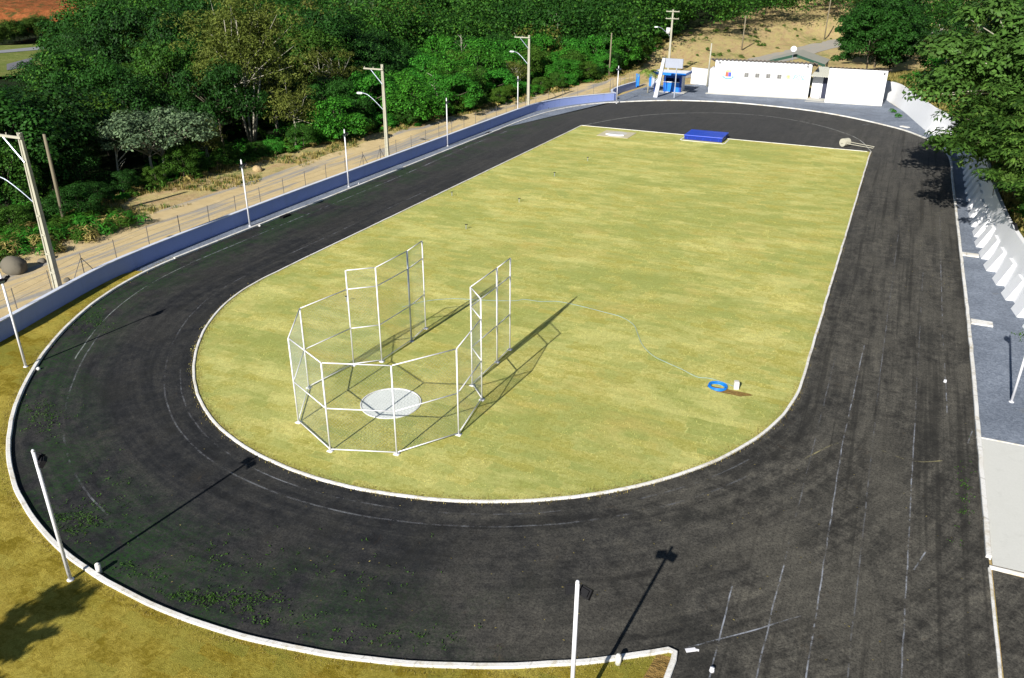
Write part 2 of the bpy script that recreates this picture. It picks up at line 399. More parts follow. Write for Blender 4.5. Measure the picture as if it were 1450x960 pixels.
M['beige'] = plain('roller_drum', (.52, .50, .40), .6, .3, 0, .12); M['soil'] = m_earth('orange_soil', (.20, .125, .035), (.34, .22, .075))
M['red'] = m_earth('red_earth', (.15, .035, .010), (.38, .14, .05), (.05, .065, .018)); M['sandbank'] = m_earth('sandy_bank', (.42, .30, .14), (.68, .54, .33), (.30, .29, .09))
M['crestR'] = plain('crest_red', (.75, .16, .10), .7, .2); M['crestB'] = plain('crest_blue', (.10, .14, .65), .7, .2); M['crestY'] = plain('crest_yellow', (.85, .68, .22), .7, .2)
M['pale'] = plain('pale_blue_paint', (.17, .40, .56), .7, .2); M['orange'] = plain('orange_paint', (.80, .42, .10), .7, .2)
LF = {
 'dark': m_leaf('leaf_dark', (.006, .027, .005), (.026, .088, .014), (.025, .10, .01), .10),
 'mid': m_leaf('leaf_mid', (.011, .046, .006), (.05, .155, .018), (.085, .155, .015), .14),
 'bright': m_leaf('leaf_bright', (.016, .085, .007), (.07, .26, .02), (.04, .24, .025), .18),
 'olive': m_leaf('leaf_olive', (.05, .064, .010), (.165, .185, .036), (.09, .14, .022), .15),
 'grey': m_leaf('leaf_grey', (.06, .105, .055), (.17, .25, .13), (.12, .20, .08), .2),
 'broad': m_leaf('leaf_broad', (.012, .048, .008), (.06, .165, .025), (.10, .19, .035), .14, .55, .3),
 'lawn': m_leaf('leaf_lawn', (.52, .50, .12), (.92, .84, .30), (.62, .60, .18), .2),
 'dry': m_leaf('leaf_dry', (.20, .15, .04), (.50, .40, .14), (.26, .25, .07), .2),
 'feather': m_leaf('leaf_feather', (.016, .058, .008), (.075, .165, .024), (.12, .19, .035), .2),
 'palm': m_leaf('leaf_palm', (.12, .20, .03), (.30, .40, .08), (.34, .40, .10), .3),
}

# ------------------------------------------------------------------ light
sc = bpy.context.scene
w = bpy.data.worlds.new('World'); sc.world = w; w.use_nodes = True
nt = w.node_tree; bg = nt.nodes['Background']; sky = nt.nodes.new('ShaderNodeTexSky'); sky.sky_type = 'NISHITA'
EL = rad(31.0); AZ = math.atan2(-.066, -.998)
sky.sun_disc = False; sky.sun_elevation = EL; sky.sun_rotation = AZ % (2*PI); sky.altitude = 700; sky.air_density = 1.0; sky.dust_density = .4; sky.ozone_density = 1.5
nt.links.new(sky.outputs[0], bg.inputs[0]); bg.inputs[1].default_value = 0.05
sl = bpy.data.lights.new('sun', 'SUN'); sl.energy = 5.0; sl.angle = rad(.53); sl.color = (1, .955, .88)
so = bpy.data.objects.new('sun', sl); C.objects.link(so)
tosun = Vector((math.sin(AZ)*math.cos(EL), math.cos(AZ)*math.cos(EL), math.sin(EL)))
so.rotation_euler = tosun.to_track_quat('Z', 'Y').to_euler(); so.location = (0, -30, 60)
sc.view_settings.view_transform = 'Standard'; sc.view_settings.look = 'None'; sc.view_settings.exposure = 0.55; sc.view_settings.gamma = 1
sc.cycles.max_bounces = 6; sc.cycles.diffuse_bounces = 2; sc.cycles.transmission_bounces = 3; sc.cycles.transparent_max_bounces = 4

# ------------------------------------------------------------------ terrain
def edge_x(y):
    pts = [(-60, -55), (20, -52.5), (33, -52.5), (44, -54.2), (56, -54.6), (68, -53), (78, -50.8), (97, -48.2), (125, -44.6), (151, -42.5), (175, -43), (400, -60)]
    for (a, xa), (b, xb) in zip(pts, pts[1:]):
        if y <= b: return xa+(xb-xa)*max(0, (y-a))/(b-a)
    return -60
def zf(x, y):
    z = -0.05
    if -12 < y < 175:
        d = edge_x(y)-x            # positive inside the forest
        z += .55*math.exp(-((d+.6)/2.2)**2)*(.7+.6*mn.noise(Vector((x*.2, y*.2, 0))))
        if d > 0: z += -1.2*ss(0, 14, d)*(1-ss(60, 110, d))
    rr = math.hypot(x+10, y-40)
    z += 13*ss(170, 330, rr)*(1-.95*ss(-110, -170, x)*(1-ss(190, 240, y)))
    if y > 135: z += 2.8*ss(4.5, 15, road_x(y)-x)*ss(138, 165, y)*(1-ss(60, 110, road_x(y)-x))
    if y > 135: z += .9*ss(5, 12, road_x(y)-x)*ss(138, 160, y)*(mn.noise(Vector((x*.16, y*.16, 3)))+.5*mn.noise(Vector((x*.5, y*.5, 3))))
    if y > 140: z += .018*(y-140)*ss(-90, -55, x)
    if x < -52 or y > 126 or x > 40: z += .35*mn.noise(Vector((x*.06, y*.06, 1)))*ss(0, 20, abs(x+40)+max(0, y-126))
    return z
def grid(name, xs, ys, zfun, mat):
    vs = [(x, y, zfun(x, y)) for y in ys for x in xs]; n = len(xs)
    fs = [(j*n+i, j*n+i+1, j*n+n+i+1, j*n+n+i) for j in range(len(ys)-1) for i in range(n-1)]
    mb = MB(); mb.v = vs; mb.f = fs; mb.m = [0]*len(fs)
    o = mb.build(name, mat, smooth=True); o['kind'] = 'structure'; return o
xs = [-1500, -1000, -700, -500, -400, -330, -290]+list(np.arange(-260, -70, 5.0))+list(np.arange(-70, -42, 1.0))+list(np.arange(-42, 8, 5.0))+list(np.arange(8, 120, 8.0))+[150, 200, 300, 500, 900, 1500]
ys = [-900, -500, -300, -150, -80]+list(np.arange(-40, 20, 5.0))+list(np.arange(20, 130, 1.5))+list(np.arange(130, 330, 4.0))+[350, 400, 500, 700, 1000, 1600]
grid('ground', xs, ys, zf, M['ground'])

# track and field outlines
def bump(a, c, wd): return math.exp(-((a-c)/wd)**2)
def near_arc(R, dip, a0=180.0, a1=360.0, n=90):
    out = []
    for i in range(n+1):
        a = a0+(a1-a0)*i/n; r = R-dip*bump(a, 219, 26)
        out.append(Vector((CX+r*math.cos(rad(a)), CY+r*math.sin(rad(a)), 0)))
    return out
inner = [Vector((-33.55, 91.8, 0))]+[Vector((-33.5, y, 0)) for y in np.arange(88, 37, -4.0)]+near_arc(15.9, .5)+[Vector((-1.7, y, 0)) for y in np.arange(38, 91, 4.0)]+[Vector((-1.65, 91.6, 0))]
aend = math.degrees(math.atan2(17.55-CY, -2.95-CX)) % 360
farpts = [(5.7, 84), (5.75, 89), (5.5, 94), (4.3, 99.6), (2.6, 103.5), (0.1, 107.2), (-5.5, 112.3), (-11.4, 115.4), (-19, 116.9), (-24, 116.5), (-29.7, 114.4), (-35.6, 109.6), (-38.6, 105.3), (-40.4, 99.6), (-41.1, 93), (-41.15, 86)]
far = catmull(farpts, 6)
rightx = [Vector((5.45, -30, 0)), Vector((5.48, 10, 0))]+[Vector((5.5+.2*ss(20, 50, y), y, 0)) for y in np.arange(16, 84, 4.0)]
outer_curve = near_arc(23.5, .75, 180.0, aend)
leftx = [Vector((-41.1, y, 0)) for y in np.arange(84, 37, -4.0)]
outer = rightx+far+leftx+outer_curve       # from near right, round, back to the corner
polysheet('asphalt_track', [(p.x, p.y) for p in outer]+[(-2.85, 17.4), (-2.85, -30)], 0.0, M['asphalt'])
polysheet('asphalt_apron', [(5.6, -30), (40, -30), (40, 25.4), (5.6, 25.4)], -0.004, M['asphalt'])
polysheet('infield_lawn', [(p.x, p.y) for p in inner], 0.03, M['turf'])
# kerbs
def kerb(name, L, wd, h, wob=.03):
    o = sweep(L, [(-wd/2, -.05), (-wd/2, h*.85), (-wd/2+.02, h), (wd/2-.02, h), (wd/2, h*.85), (wd/2, -.05)], wob=wob).build(name, M['kerb']); o['kind'] = 'structure'; return o
kerb('inner_kerb', resample(inner, .5)+[inner[-1]], .12, .08)
kerb('field_end_kerb', resample([Vector((-33.5, 91.85, 0)), Vector((-1.6, 91.6, 0))], .5), .13, .07)
kerb('outer_kerb', resample(outer_curve, .5)+[Vector((-2.9, 17.5, 0)), Vector((-2.85, 17.2, 0)), Vector((-2.85, 14, 0)), Vector((-2.85, -30, 0))], .17, .11)
kerb('outer_kerb', resample([Vector((-41.1, 36.2, 0))]+leftx[::-1]+far[::-1]+[p for p in rightx[::-1] if p.y > 27]+[Vector((5.5, 25.5, 0))], .5), .17, .12)
kerb('outer_kerb', [Vector((5.5, y, 0)) for y in np.arange(25.4, -30, -1.0)], .09, .06, .02)

# painted lines
def strip(name, L, wd, mat, z=.004):
    L = resample(L, .4) if len(L) > 1 else L; N = normals2(L); mb = MB(); vs = []
    for p, n_ in zip(L, N):
        q = .03*mn.noise(Vector((p.x, p.y, 5))); vs += [(p.x+n_.x*(wd/2+q), p.y+n_.y*(wd/2+q), z), (p.x-n_.x*(wd/2-q), p.y-n_.y*(wd/2-q), z)]
    mb.add(vs, [(2*i+1, 2*i+3, 2*i+2, 2*i) for i in range(len(L)-1)])
    o = mb.build(name, mat); o['kind'] = 'structure'; return o
V2 = lambda *a: [Vector((p[0], p[1], 0)) for p in a]
strip('lane_marking', catmull([(-33.4, 92.2), (-31.2, 98.0), (-27.9, 103.2), (-23, 107), (-18, 108.6), (-13.2, 108), (-7.9, 104.6), (-3.6, 98.9), (-1.6, 91.8)]), .11, m_paintline('far_arc_paint', (.5, .5, .47), .40))
strip('lane_marking', [p for p in near_arc(22.0, .9, 180, 218)], .06, m_paintline('outer_lane_paint', (.34, .37, .36), .46))
strip('lane_marking', V2((-39.6, 36), (-39.7, 45), (-39.7, 62), (-40.2, 76), (-40, 88)), .08, M['line'])
strip('lane_marking', near_arc(21.6, .9, 205, 262), .07, M['faint'])
strip('lane_marking', near_arc(17.3, .6, 180, 330), .07, M['faint'])
strip('lane_marking', near_arc(16.6, .6, 225, 345), .06, M['faint'])
strip('lane_marking', V2((-35.0, 36), (-35.0, 60)), .07, M['faint'])
for pts, m in [([(.65, 15), (.5, 31), (.7, 42)], 'line'), ([(-.65, 15), (-.6, 26)], 'line'), ([(-.6, 26), (-.5, 42)], 'faint'), ([(4.45, 36), (4.4, 46), (4.45, 58)], 'line'), ([(4.45, 58), (4.6, 80)], 'faint'),
               ([(3.0, 18), (3.1, 28), (3.2, 37)], 'line'), ([(3.2, 37), (3.4, 55)], 'faint'), ([(3.0, 14), (3.0, 18)], 'faint'), ([(-1.95, 21), (-1.8, 16.9)], 'line'), ([(1.65, 14), (1.6, 40), (1.8, 70)], 'faint'),
               ([(-2.7, 17.8), (-.9, 19.5), (.3, 20.7)], 'line'), ([(3.25, 24.3), (3.75, 25.8)], 'line'), ([(5.15, 33.6), (5.4, 34.8)], 'line')]:
    strip('lane_marking', V2(*pts), .045, M[m])
strip('chalk_marking', catmull([(-.9, 29.3), (.0, 30.9), (.6, 31.6)]), .06, M['lineY']); strip('chalk_marking', catmull([(2.0, 31.5), (3.2, 31.2), (4.4, 31.9)]), .06, M['lineY'])
for x, y in [(-31, 101.5), (-12.5, 112.5), (-3.5, 107.5), (-8.6, 110.2)]:
    strip('lane_marking', V2((x, y), (x+.9, y+.8)), .1, M['line'])

# lawns and gravel beyond the kerbs
wall_line = catmull([(-37.2, 8), (-38.2, 15), (-39.5, 22.6), (-40.5, 26.4), (-41.5, 30.2), (-41.95, 33.0), (-42.25, 38), (-42.45, 50), (-42.45, 66), (-42.45, 80), (-42.5, 92), (-42.3, 98.2), (-41.3, 102.5), (-39.6, 106.3), (-37.4, 109.8), (-36.1, 111.6)], 8)
wl = [p for p in wall_line]
lawn_poly = [(p.x+.05, p.y) for p in wl if p.y < 33.4][::-1]
oc = [(p.x, p.y) for p in outer_curve]
cut = [p for p in oc if p[1] < 33.8 or p[0] > CX]
polysheet('verge_lawn', [(-41.6, 33.4), (-40.85, 33.7)]+cut+[(-2.95, 17.3), (-2.95, -30), (-36, -30), (-37.15, 8)]+[(p.x+.05, p.y) for p in wl if 8 < p.y < 33.0], .03, M['turf2'])
gl = [(p.x, p.y) for p in wl if p.y > 33.0]
fk = [(p.x, p.y) for p in (far[::-1]) if p.y > 92 and p.x < -34]
polysheet('gravel_strip', [(-40.85, 33.6), (-41.05, 37), (-41.1, 84)]+[(p.x, p.y) for p in far[::-1] if p.x < -33.5]+[(-33.2, 113.6), (-36.0, 111.6)]+gl[::-1], .02, M['gravel'])
yard = [(p.x, p.y) for p in far if p.y > 86]
polysheet('gravel_yard', yard+[(-36.0, 109.9), (-36.0, 111.7), (-36.9, 114), (-36.2, 123.5), (-35.5, 128), (-28, 134), (-3, 136), (-1.2, 127.5), (.6, 121), (2.2, 114), (3.2, 108), (5.4, 101), (6.9, 92), (6.9, 86)], .016, M['gravel'])
polysheet('gravel_strip', [(5.5, 34.3), (5.7, 50), (5.7, 86.2), (7.0, 86.2), (7.0, 66), (7.5, 59), (8.5, 50), (9.5, 46), (22, 44), (26, 34.9)], .018, M['gravel'])
polysheet('sand_pit', [(5.6, 25.6), (5.6, 34.2), (24, 34.8), (24, 26.4)], .05, M['sand'])
for nm, a, b in (('pit_kerb', (5.5, 34.25), (24, 34.85)), ('pit_kerb', (5.5, 25.5), (24, 26.3))):
    kerb(nm, resample(V2(a, b), .5), .09, .07)
polysheet('bare_soil', [(-3.35, 17.25), (-2.95, 17.3), (-2.95, 8), (-3.9, 8), (-3.6, 15)], .036, M['soil'])
# small whitewashed slabs beside the kerb
for q, lb in (((6.25, 59.9), 'small white concrete slab by the kerb, next to the buttressed wall'), ((6.35, 47.5), 'small white concrete slab by the kerb, beside the dark gravel nearer the sand pit'), ((1.2, 108.2), 'small white concrete slab by the kerb at the far bend')):
    mb = MB(); mb.box((q[0], q[1], .05), (1.05, .62 if q[1] < 100 else .5, .1), rz=0 if q[1] < 100 else -.7)
    tag(mb.build('concrete_slab', M['kerb']), lb, 'slab', 'white slabs beside the outer kerb')

# dirt road beyond the wall, and the road climbing behind the building
def ribbon(name, L, w0, w1, mat, dz=.02, seg=7):
    L = resample(L, 2.0); N = normals2(L); vs = []
    for p, n_ in zip(L, N):
        for k in range(seg+1):
            o_ = w0+(w1-w0)*k/seg+.35*mn.noise(Vector((p.x*.3, p.y*.3, k/seg*2))); x, y = p.x+n_.x*o_, p.y+n_.y*o_; vs.append((x, y, max(zf(x, y), zf(x+.8, y), zf(x-.8, y))+dz))
    m = seg+1; fs = [(i*m+k, i*m+k+1, i*m+m+k+1, i*m+m+k) for i in range(len(L)-1) for k in range(seg)]
    mb = MB(); mb.v = vs; mb.f = [f[::-1] for f in fs]; mb.m = [0]*len(fs); o = mb.build(name, mat, smooth=True); o['kind'] = 'structure'; return o
road_c = catmull([(-38, -20), (-42.0, 10), (-45.0, 25), (-46.6, 36), (-47.0, 50), (-46.9, 66), (-46.0, 80), (-45.2, 95), (-42.6, 110), (-40, 125), (-36, 138), (-31, 148), (-26.5, 160), (-22.5, 174), (-18, 194), (-12, 212), (0, 226), (25, 240), (60, 255)], 8)
ribbon('dirt_road', [p for p in road_c if p.y < 141], -3.0, 3.4, M['road'])
def at_t(px, py):
    z = 0.0
    for _ in range(6):
        g = G(px, py, z); z = .5*z+.5*zf(g.x, g.y)
    return G(px, py, z)
ribbon('climbing_road', [p for p in road_c if p.y > 138.5], -3.4, 3.4, m_concrete('compacted_grey_road', (.37, .35, .31), (.50, .39, .22), .7), .05)

# ------------------------------------------------------------------ walls
mb = sweep(resample(wl, .8), [(-.10, -.1), (-.10, 1.0), (.10, 1.0), (.10, -.1)])
t = thing('boundary_wall', (-42, 60, 0), 'long low blue-shaded rendered wall between the track and the dirt road', 'wall')
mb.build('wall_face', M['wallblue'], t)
sweep(resample(wl, .8), [(-.14, 1.002), (-.14, 1.06), (.14, 1.06), (.14, 1.002)]).build('wall_cap', M['wcap'], t)
t = thing('gate_wall', (-36.3, 116, 0), 'low wall running back from the track bend to the blue gate posts', 'wall')
gw = resample(catmull([(-36.05, 111.8), (-37.3, 114), (-37.6, 118), (-36.9, 124.6)], 8), .8)
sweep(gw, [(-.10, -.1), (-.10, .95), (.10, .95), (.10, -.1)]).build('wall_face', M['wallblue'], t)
sweep(gw, [(-.14, .952), (-.14, 1.0), (.14, 1.0), (.14, .952)]).build('wall_cap', M['wcap'], t)

# fence posts standing behind the wall
t = thing('wire_fence', (-42.4, 60, 0), 'wire fence on thin dark posts rising just behind the low boundary wall', 'fence')
wr = resample([p for p in wl if p.y > 14], 2.75)
WN = normals2(wr)
tops = []
for i, (p, n_) in enumerate(zip(wr, WN)):
    q = p+n_*(-.3 if n_.x > 0 else .3); q.x = min(q.x, p.x-.28)
    ln = .05*(random.random()-.5)
    top = Vector((q.x+ln, q.y+ln, 2.15+.1*random.random())); tops.append(top)
    m_ = MB(); m_.tube((q.x, q.y, -.1), top, .028, .024, 6); m_.build('post', M['rust'], t)
    if i in (6, 17, 18, 29):
        m_ = MB(); m_.tube((q.x, q.y+.03, 1.9), (q.x, q.y+1.3, 0), .022, n=6); m_.tube((q.x, q.y-.03, 1.9), (q.x, q.y-1.3, 0), .022, n=6); m_.build('brace', M['rust'], t)
for zz in (-.08, -.4, -.75):
    m_ = MB(); m_.path([p+Vector((0, 0, zz)) for p in tops], .005, 4); m_.build('wire', M['rust'], t)
t = thing('wire_fence', (-37, 118, 0), 'wire fence on thin dark posts beside the gate wall near the small palm', 'fence')
for i in range(0, len(gw), 2):
    m_ = MB(); m_.tube((gw[i].x-.3, gw[i].y, -.1), (gw[i].x-.3, gw[i].y, 2.2), .028, n=6); m_.build('post', M['rust'], t)
m_ = MB(); m_.path([(p.x-.3, p.y, 2.1) for p in gw], .006, 4); m_.build('wire', M['rust'], t)

# retaining wall with buttresses on the right, and the slope it holds
rw_pts = [(9.3, 45.0), (8.75, 48), (8.3, 51), (7.85, 54.5), (7.4, 58.5), (7.1, 64), (6.95, 72), (7.05, 82), (7.0, 90), (6.3, 97), (4.8, 103), (3.2, 108.2), (2.1, 113.5), (.9, 119.5), (-.2, 124.5), (-1.1, 128.0), (-2.6, 130.6), (-5.5, 131.6)]
rwl = resample(catmull(rw_pts, 8), .5)
def wh(y): return 2.5-.1*ss(90, 125, y)
t = thing('retaining_wall', (7, 80, 0), 'tall white retaining wall with stepped sloping buttresses along the track', 'wall')
NR = normals2(rwl); vs = []
prof = lambda h: [(.0, -.1), (-.36, h*.5), (-.72, h), (-.97, h), (-1.1, h*.5), (-1.2, -.1)]   # offsets to the right of travel, leaning back
for p, n_ in zip(rwl, NR):
    hh = wh(p.y)+.05*mn.noise(Vector((0, p.y*.3, 0)))
    for o_, z in prof(hh): vs.append((p.x+n_.x*o_, p.y+n_.y*o_, z))
mb = MB(); n = 6
fs = [(i*n+j, i*n+(j+1) % n, i*n+n+(j+1) % n, i*n+n+j) for i in range(len(rwl)-1) for j in range(n)]+[tuple(range(n)), tuple((len(rwl)-1)*n+j for j in range(n))]
mb.add(vs, fs); mb.build('wall_face', M['white'], t)
bt = resample(rwl, 2.55); NB = normals2(bt)
for i, (p, n_) in enumerate(zip(bt, NB)):
    if i == 0 or p.y > 106: continue
    d = Vector((n_.y, -n_.x, 0)); h = wh(p.y)*(.50+.10*random.random()); f = .42+.12*random.random(); wv = .60+.12*random.random()
    c = p+n_*0.0
    q = [c+d*wv*a+n_*b for a, b in ((-1, f), (1, f), (1, -.3), (-1, -.3))]
    tp = [c+d*wv*.92*a+n_*b for a, b in ((-1, -.22), (1, -.22), (1, -.6), (-1, -.6))]
    m_ = MB(); m_.add([(v.x, v.y, -.1) for v in q]+[(v.x, v.y, h) for v in tp], [(3, 2, 1, 0), (4, 5, 6, 7), (0, 1, 5, 4), (1, 2, 6, 5), (2, 3, 7, 6), (3, 0, 4, 7)])
    m_.build('buttress', M['white'], t)
hl = [Vector((16, 36, 0)), Vector((12.5, 42, 0))]+[p+n_*-.95 for p, n_ in zip(rwl, NR) if p.y < 131][::3]+V2((-5.3, 133), (-3.5, 140), (-1.5, 146), (2, 155), (12, 165), (30, 174), (60, 184))
def hz(p, o_):
    base = 0.0 if p.y < 43.5 else (wh(p.y)-.15 if p.y < 129 else 2.4*(1-ss(129, 165, p.y)))
    return base+o_*.28*ss(0, 30, o_+6)+.5*mn.noise(Vector((p.x*.15+o_*.15, p.y*.15, 0)))*min(1, o_*.4)
NH = normals2(hl); offs = [0, .6, 1.5, 3, 5, 7.5, 10, 14, 18, 24, 32, 45, 70, 110]
mb = MB(); vs = []
for p, n_ in zip(hl, NH):
    for o_ in offs: vs.append((p.x+max(.3, -n_.x)*o_ if True else 0, p.y-n_.y*o_*.35, hz(p, o_)+max(0, zf(p.x+o_, p.y))*(o_ > 0)*(1 if p.y > 140 else 0)))
m = len(offs); mb.add(vs, [(i*m+k, i*m+k+1, i*m+m+k+1, i*m+m+k) for i in range(len(hl)-1) for k in range(m-1)])
ho = mb.build('hillside', m_earth('slope_growth', (.05, .07, .015), (.28, .24, .07), (.07, .12, .02)), smooth=True); ho['kind'] = 'structure'
def hill_z(x, y):
    best = min(hl, key=lambda p: abs(p.y-y)); return hz(best, max(0, x-best.x))

# ------------------------------------------------------------------ throwing cage
P = {k: G(*v) for k, v in dict(P0=(423, 599), P1=(468, 639.5), P2=(562, 644), P3=(649.6, 616.5), P4=(682.4, 567), P5=(668.7, 546.5), P6=(704, 513.6), P7=(722, 496), Q1=(437.5, 550), Q2=(501, 518), Q3=(541, 512.8), Q4=(583, 484), Q5=(603, 466)).items()}
t = thing('throwing_cage', (-18, 27, 0), 'white tubular steel throwing cage hung with netting around the concrete circle', 'sports cage')
tall = {'P4', 'P5', 'P6', 'P7', 'Q2', 'Q3', 'Q4', 'Q5'}
for k, p in P.items():
    h = 4.93 if k in tall else 4.0
    m_ = MB(); m_.tube((p.x, p.y, 0), (p.x, p.y, h), .034 if k not in ('P6', 'Q4') else .045, n=10); m_.box((p.x, p.y, .03), (.22, .22, .06)); m_.build('post', M['steelg'] if k in ('Q4',) else M['steelw'], t, True)
panels = [('Q5', 'Q4'), ('Q4', 'Q3'), ('Q3', 'Q2'), ('Q2', 'Q1'), ('Q1', 'P0'), ('P0', 'P1'), ('P1', 'P2'), ('P2', 'P3'), ('P3', 'P4'), ('P4', 'P5'), ('P5', 'P6'), ('P6', 'P7')]
for a, b in panels:
    A, B = P[a], P[b]; tl = a in tall and b in tall; L = (B-A).length; d = (B-A)/L
    for z in ((.12, 2.0, 4.0, 4.93) if tl else (.12, 2.0, 4.0)):
        m_ = MB(); m_.tube(A+Vector((0, 0, z))+d*.045, B+Vector((0, 0, z))-d*.045, .025, n=8); m_.build('rail', M['steelw'], t, True)
    # woven netting: two families of diagonal wires
    Hh = (4.93 if tl else 4.0)-.16; z0 = .14; m_ = MB(); st = .11; off = d.cross(Vector((0, 0, 1)))*.012
    for sgn in (1, -1):
        k = -Hh
        while k < L:
            s0, s1 = max(0, k), min(L, k+Hh)
            if s1-s0 > .05:
                u0, u1 = s0-k, s1-k
                za, zb = (u0, u1) if sgn > 0 else (Hh-u0, Hh-u1)
                m_.tube(A+d*s0+Vector((0, 0, z0+za))+off*sgn, A+d*s1+Vector((0, 0, z0+zb))+off*sgn, .0026, n=3, cap=False)
            k += st*1.414
    m_.build('net_panel', M['net'], t)
cc = (G(553.5, 572).x, G(553.5, 572).y)
t = thing('throwing_circle', (cc[0], cc[1], 0), 'round pale concrete throwing circle inside the netted cage', 'concrete circle')
mb = MB(); mb.disc(cc, 1.27, -.02, .05, 64); mb.build('slab', M['concpale'], t)
mb = MB(); n = 64
for r0, r1, z0, z1 in ((1.30, 1.345, 0, .075),):
    vs = [(cc[0]+r*math.cos(2*PI*i/n), cc[1]+r*math.sin(2*PI*i/n), z) for i in range(n) for r, z in ((r0, z0), (r0, z1), (r1, z1), (r1, z0))]
    mb.add(vs, [(i*4+j, i*4+(j+1) % 4, ((i+1) % n)*4+(j+1) % 4, ((i+1) % n)*4+j) for i in range(n) for j in range(4)])
mb.build('rim', M['steelw'], t)

# ------------------------------------------------------------------ hose, valve box, sprinklers
hp = G(1016, 549)
t = thing('garden_hose', (hp.x, hp.y, 0), 'blue garden hose coiled on the lawn with its end trailing across the field', 'hose')
mb = MB()
for k, (r, z) in enumerate([(.42, .06), (.37, .05), (.32, .06), (.40, .11), (.35, .11), (.44, .09)]):
    pts = [(hp.x+r*1.0*math.cos(a)+.02*math.sin(3*a+k), hp.y+r*.95*math.sin(a), z+.015*math.sin(2*a+k)) for a in np.linspace(0, 2*PI, 40)]
    mb.path(pts, .026, 6)
mb.build('coil', M['hose'], t, True)
hl_ = [G(*q) for q in [(570, 436), (600, 428), (640, 424), (680, 426), (728, 427), (742, 425), (765, 428), (790, 428), (820, 434), (855, 443), (880, 450), (897, 461), (903, 474), (910, 490), (925, 505), (945, 515), (965, 524), (987, 535), (1005, 537), (1025, 543), (1040, 549)]]
mb = MB(); mb.path([(p.x, p.y, .05) for p in catmull(hl_, 5)], .016, 5); mb.build('hose_run', M['hoseg'], t, True)
b = G(1042, 551)
t = thing('valve_box', (b.x, b.y, 0), 'small white upright concrete valve block beside the coiled blue hose', 'concrete block')
mb = MB(); mb.box((b.x, b.y, .2), (.22, .2, .4), rz=.3); mb.build('block', M['kerb'], t); mb = MB(); mb.box((b.x, b.y, .415), (.17, .15, .03), rz=.3); mb.build('lid', M['conc'], t)
polysheet('bare_soil', [(b.x-.6+random.uniform(-.1, .1)+.95*(1+.3*math.sin(3*a))*math.cos(a)+.4, b.y-.45+.32*(1+.3*math.cos(2*a))*math.sin(a)) for a in np.linspace(0, 2*PI, 18)[:-1]], .034, M['soil'])
for q, lb in (((735, 287), 'small sprinkler head on a short riser in the middle of the lawn'), ((785, 250), 'small sprinkler head on the lawn between the mid-field riser and the blue mat'), ((832, 228), 'small thin riser sprinkler on the lawn nearest the pale stop-board slab'), ((660, 325), 'small sprinkler head on the lawn beyond the tall cage gates'), ((491, 428), 'dark sprinkler tap standing on the lawn behind the cage netting'), ((640, 278), 'small brown sprinkler stub beside the inner kerb')):
    g = G(*q); t = thing('sprinkler', (g.x, g.y, .03), lb, 'sprinkler', 'sprinklers on the infield')
    m_ = MB(); m_.tube((g.x, g.y, 0), (g.x, g.y, .34), .025, n=6); m_.build('riser', M['steelg'], t); m_ = MB(); m_.tube((g.x-.09, g.y, .36), (g.x+.13, g.y, .39), .035, n=6); m_.build('head', M['black'], t)

# ------------------------------------------------------------------ jumping mat, shot put slab, roller, cones
t = thing('jumping_mat', (-18.4, 90.7, 0), 'thick bright blue landing mat lying at the far end of the lawn', 'sports mat')
mz = MB(); mz.box((-18.5, 90.75, .27), (4.1, 3.3, .36)); mz.build('base_cushion', M['mat2'], t)
mz = MB(); mz.box((-18.5, 90.75, .525), (4.2, 3.4, .14)); o = mz.build('top_pad', M['mat'], t)
bv = o.modifiers.new('b', 'BEVEL'); bv.width = .04; bv.segments = 2
for k in range(5):
    m_ = MB(); m_.box((-20.2+k*.85, 89.085, .28), (.05, .02, .26)); m_.build('strap', M['mat'], t)
mz = MB(); mz.box((-18.5, 90.75, .06), (4.1, 3.3, .05)); mz.build('pallet', M['wood'], t)
kerb('mat_kerb', resample(V2((-20.9, 91.7), (-20.9, 88.75), (-16.1, 88.7), (-16.1, 91.6)), .4), .12, .07)
t = thing('shot_put_slab', (-28.2, 88.6, 0), 'square beige shot put slab with a curved white stop board', 'concrete slab')
mz = MB(); mz.prism([(-29.9, 86.9), (-26.3, 86.9), (-26.3, 90.3), (-29.9, 90.3)], -.02, .07); mz.build('slab', m_concrete('beige_slab', (.52, .47, .33), (.35, .3, .2), .3), t)
mz = MB(); mz.disc((-28.1, 88.9), 1.07, .071, .078, 40); mz.build('circle', M['conc'], t)
mz = MB()
arc = [(-28.1+r*math.cos(rad(a)), 88.9+r*math.sin(rad(a))) for r, aa in ((1.12, range(225, 316, 10)), (1.5, range(315, 224, -10))) for a in aa]
mz.prism(arc, .07, .2); mz.build('stop_board', M['steelw'], t)
rp = G(1194, 208)
t = thing('lawn_roller', (rp.x, rp.y, 0), 'beige lawn roller drum with its pull frame lying at the field corner', 'roller')
mz = MB(); mz.tube((rp.x-.15, rp.y+.1, .42), (rp.x+.35, rp.y+.75, .42), .42, n=28); mz.build('drum', M['beige'], t)
mz = MB(); e0 = (rp.x-.25, rp.y+.0, .42); e1 = (rp.x+.45, rp.y+.85, .42); h0 = (rp.x+2.9, rp.y+.1, .12); h1 = (rp.x+3.0, rp.y+.95, .12)
for a_, b_ in ((e0, h0), (e1, h1), (h0, h1), (e0, e1)): mz.tube(a_, b_, .03, n=6)
mz.build('pull_frame', M['beige'], t)
for q, lb in (((1338, 541), 'small white marker cup at the end of a painted lane line'), ((1008, 950), 'small white marker cup on the asphalt below the lawn corner')):
    g = G(*q); m_ = MB(); m_.tube((g.x, g.y, .005), (g.x, g.y, .1), .085, .05, n=14); m_.tube((g.x, g.y, .1), (g.x, g.y, .125), .062, .062, n=14)
    tag(m_.build('marker_cup', M['steelw'], None, True), lb, 'marker', 'white marker cups on the track')
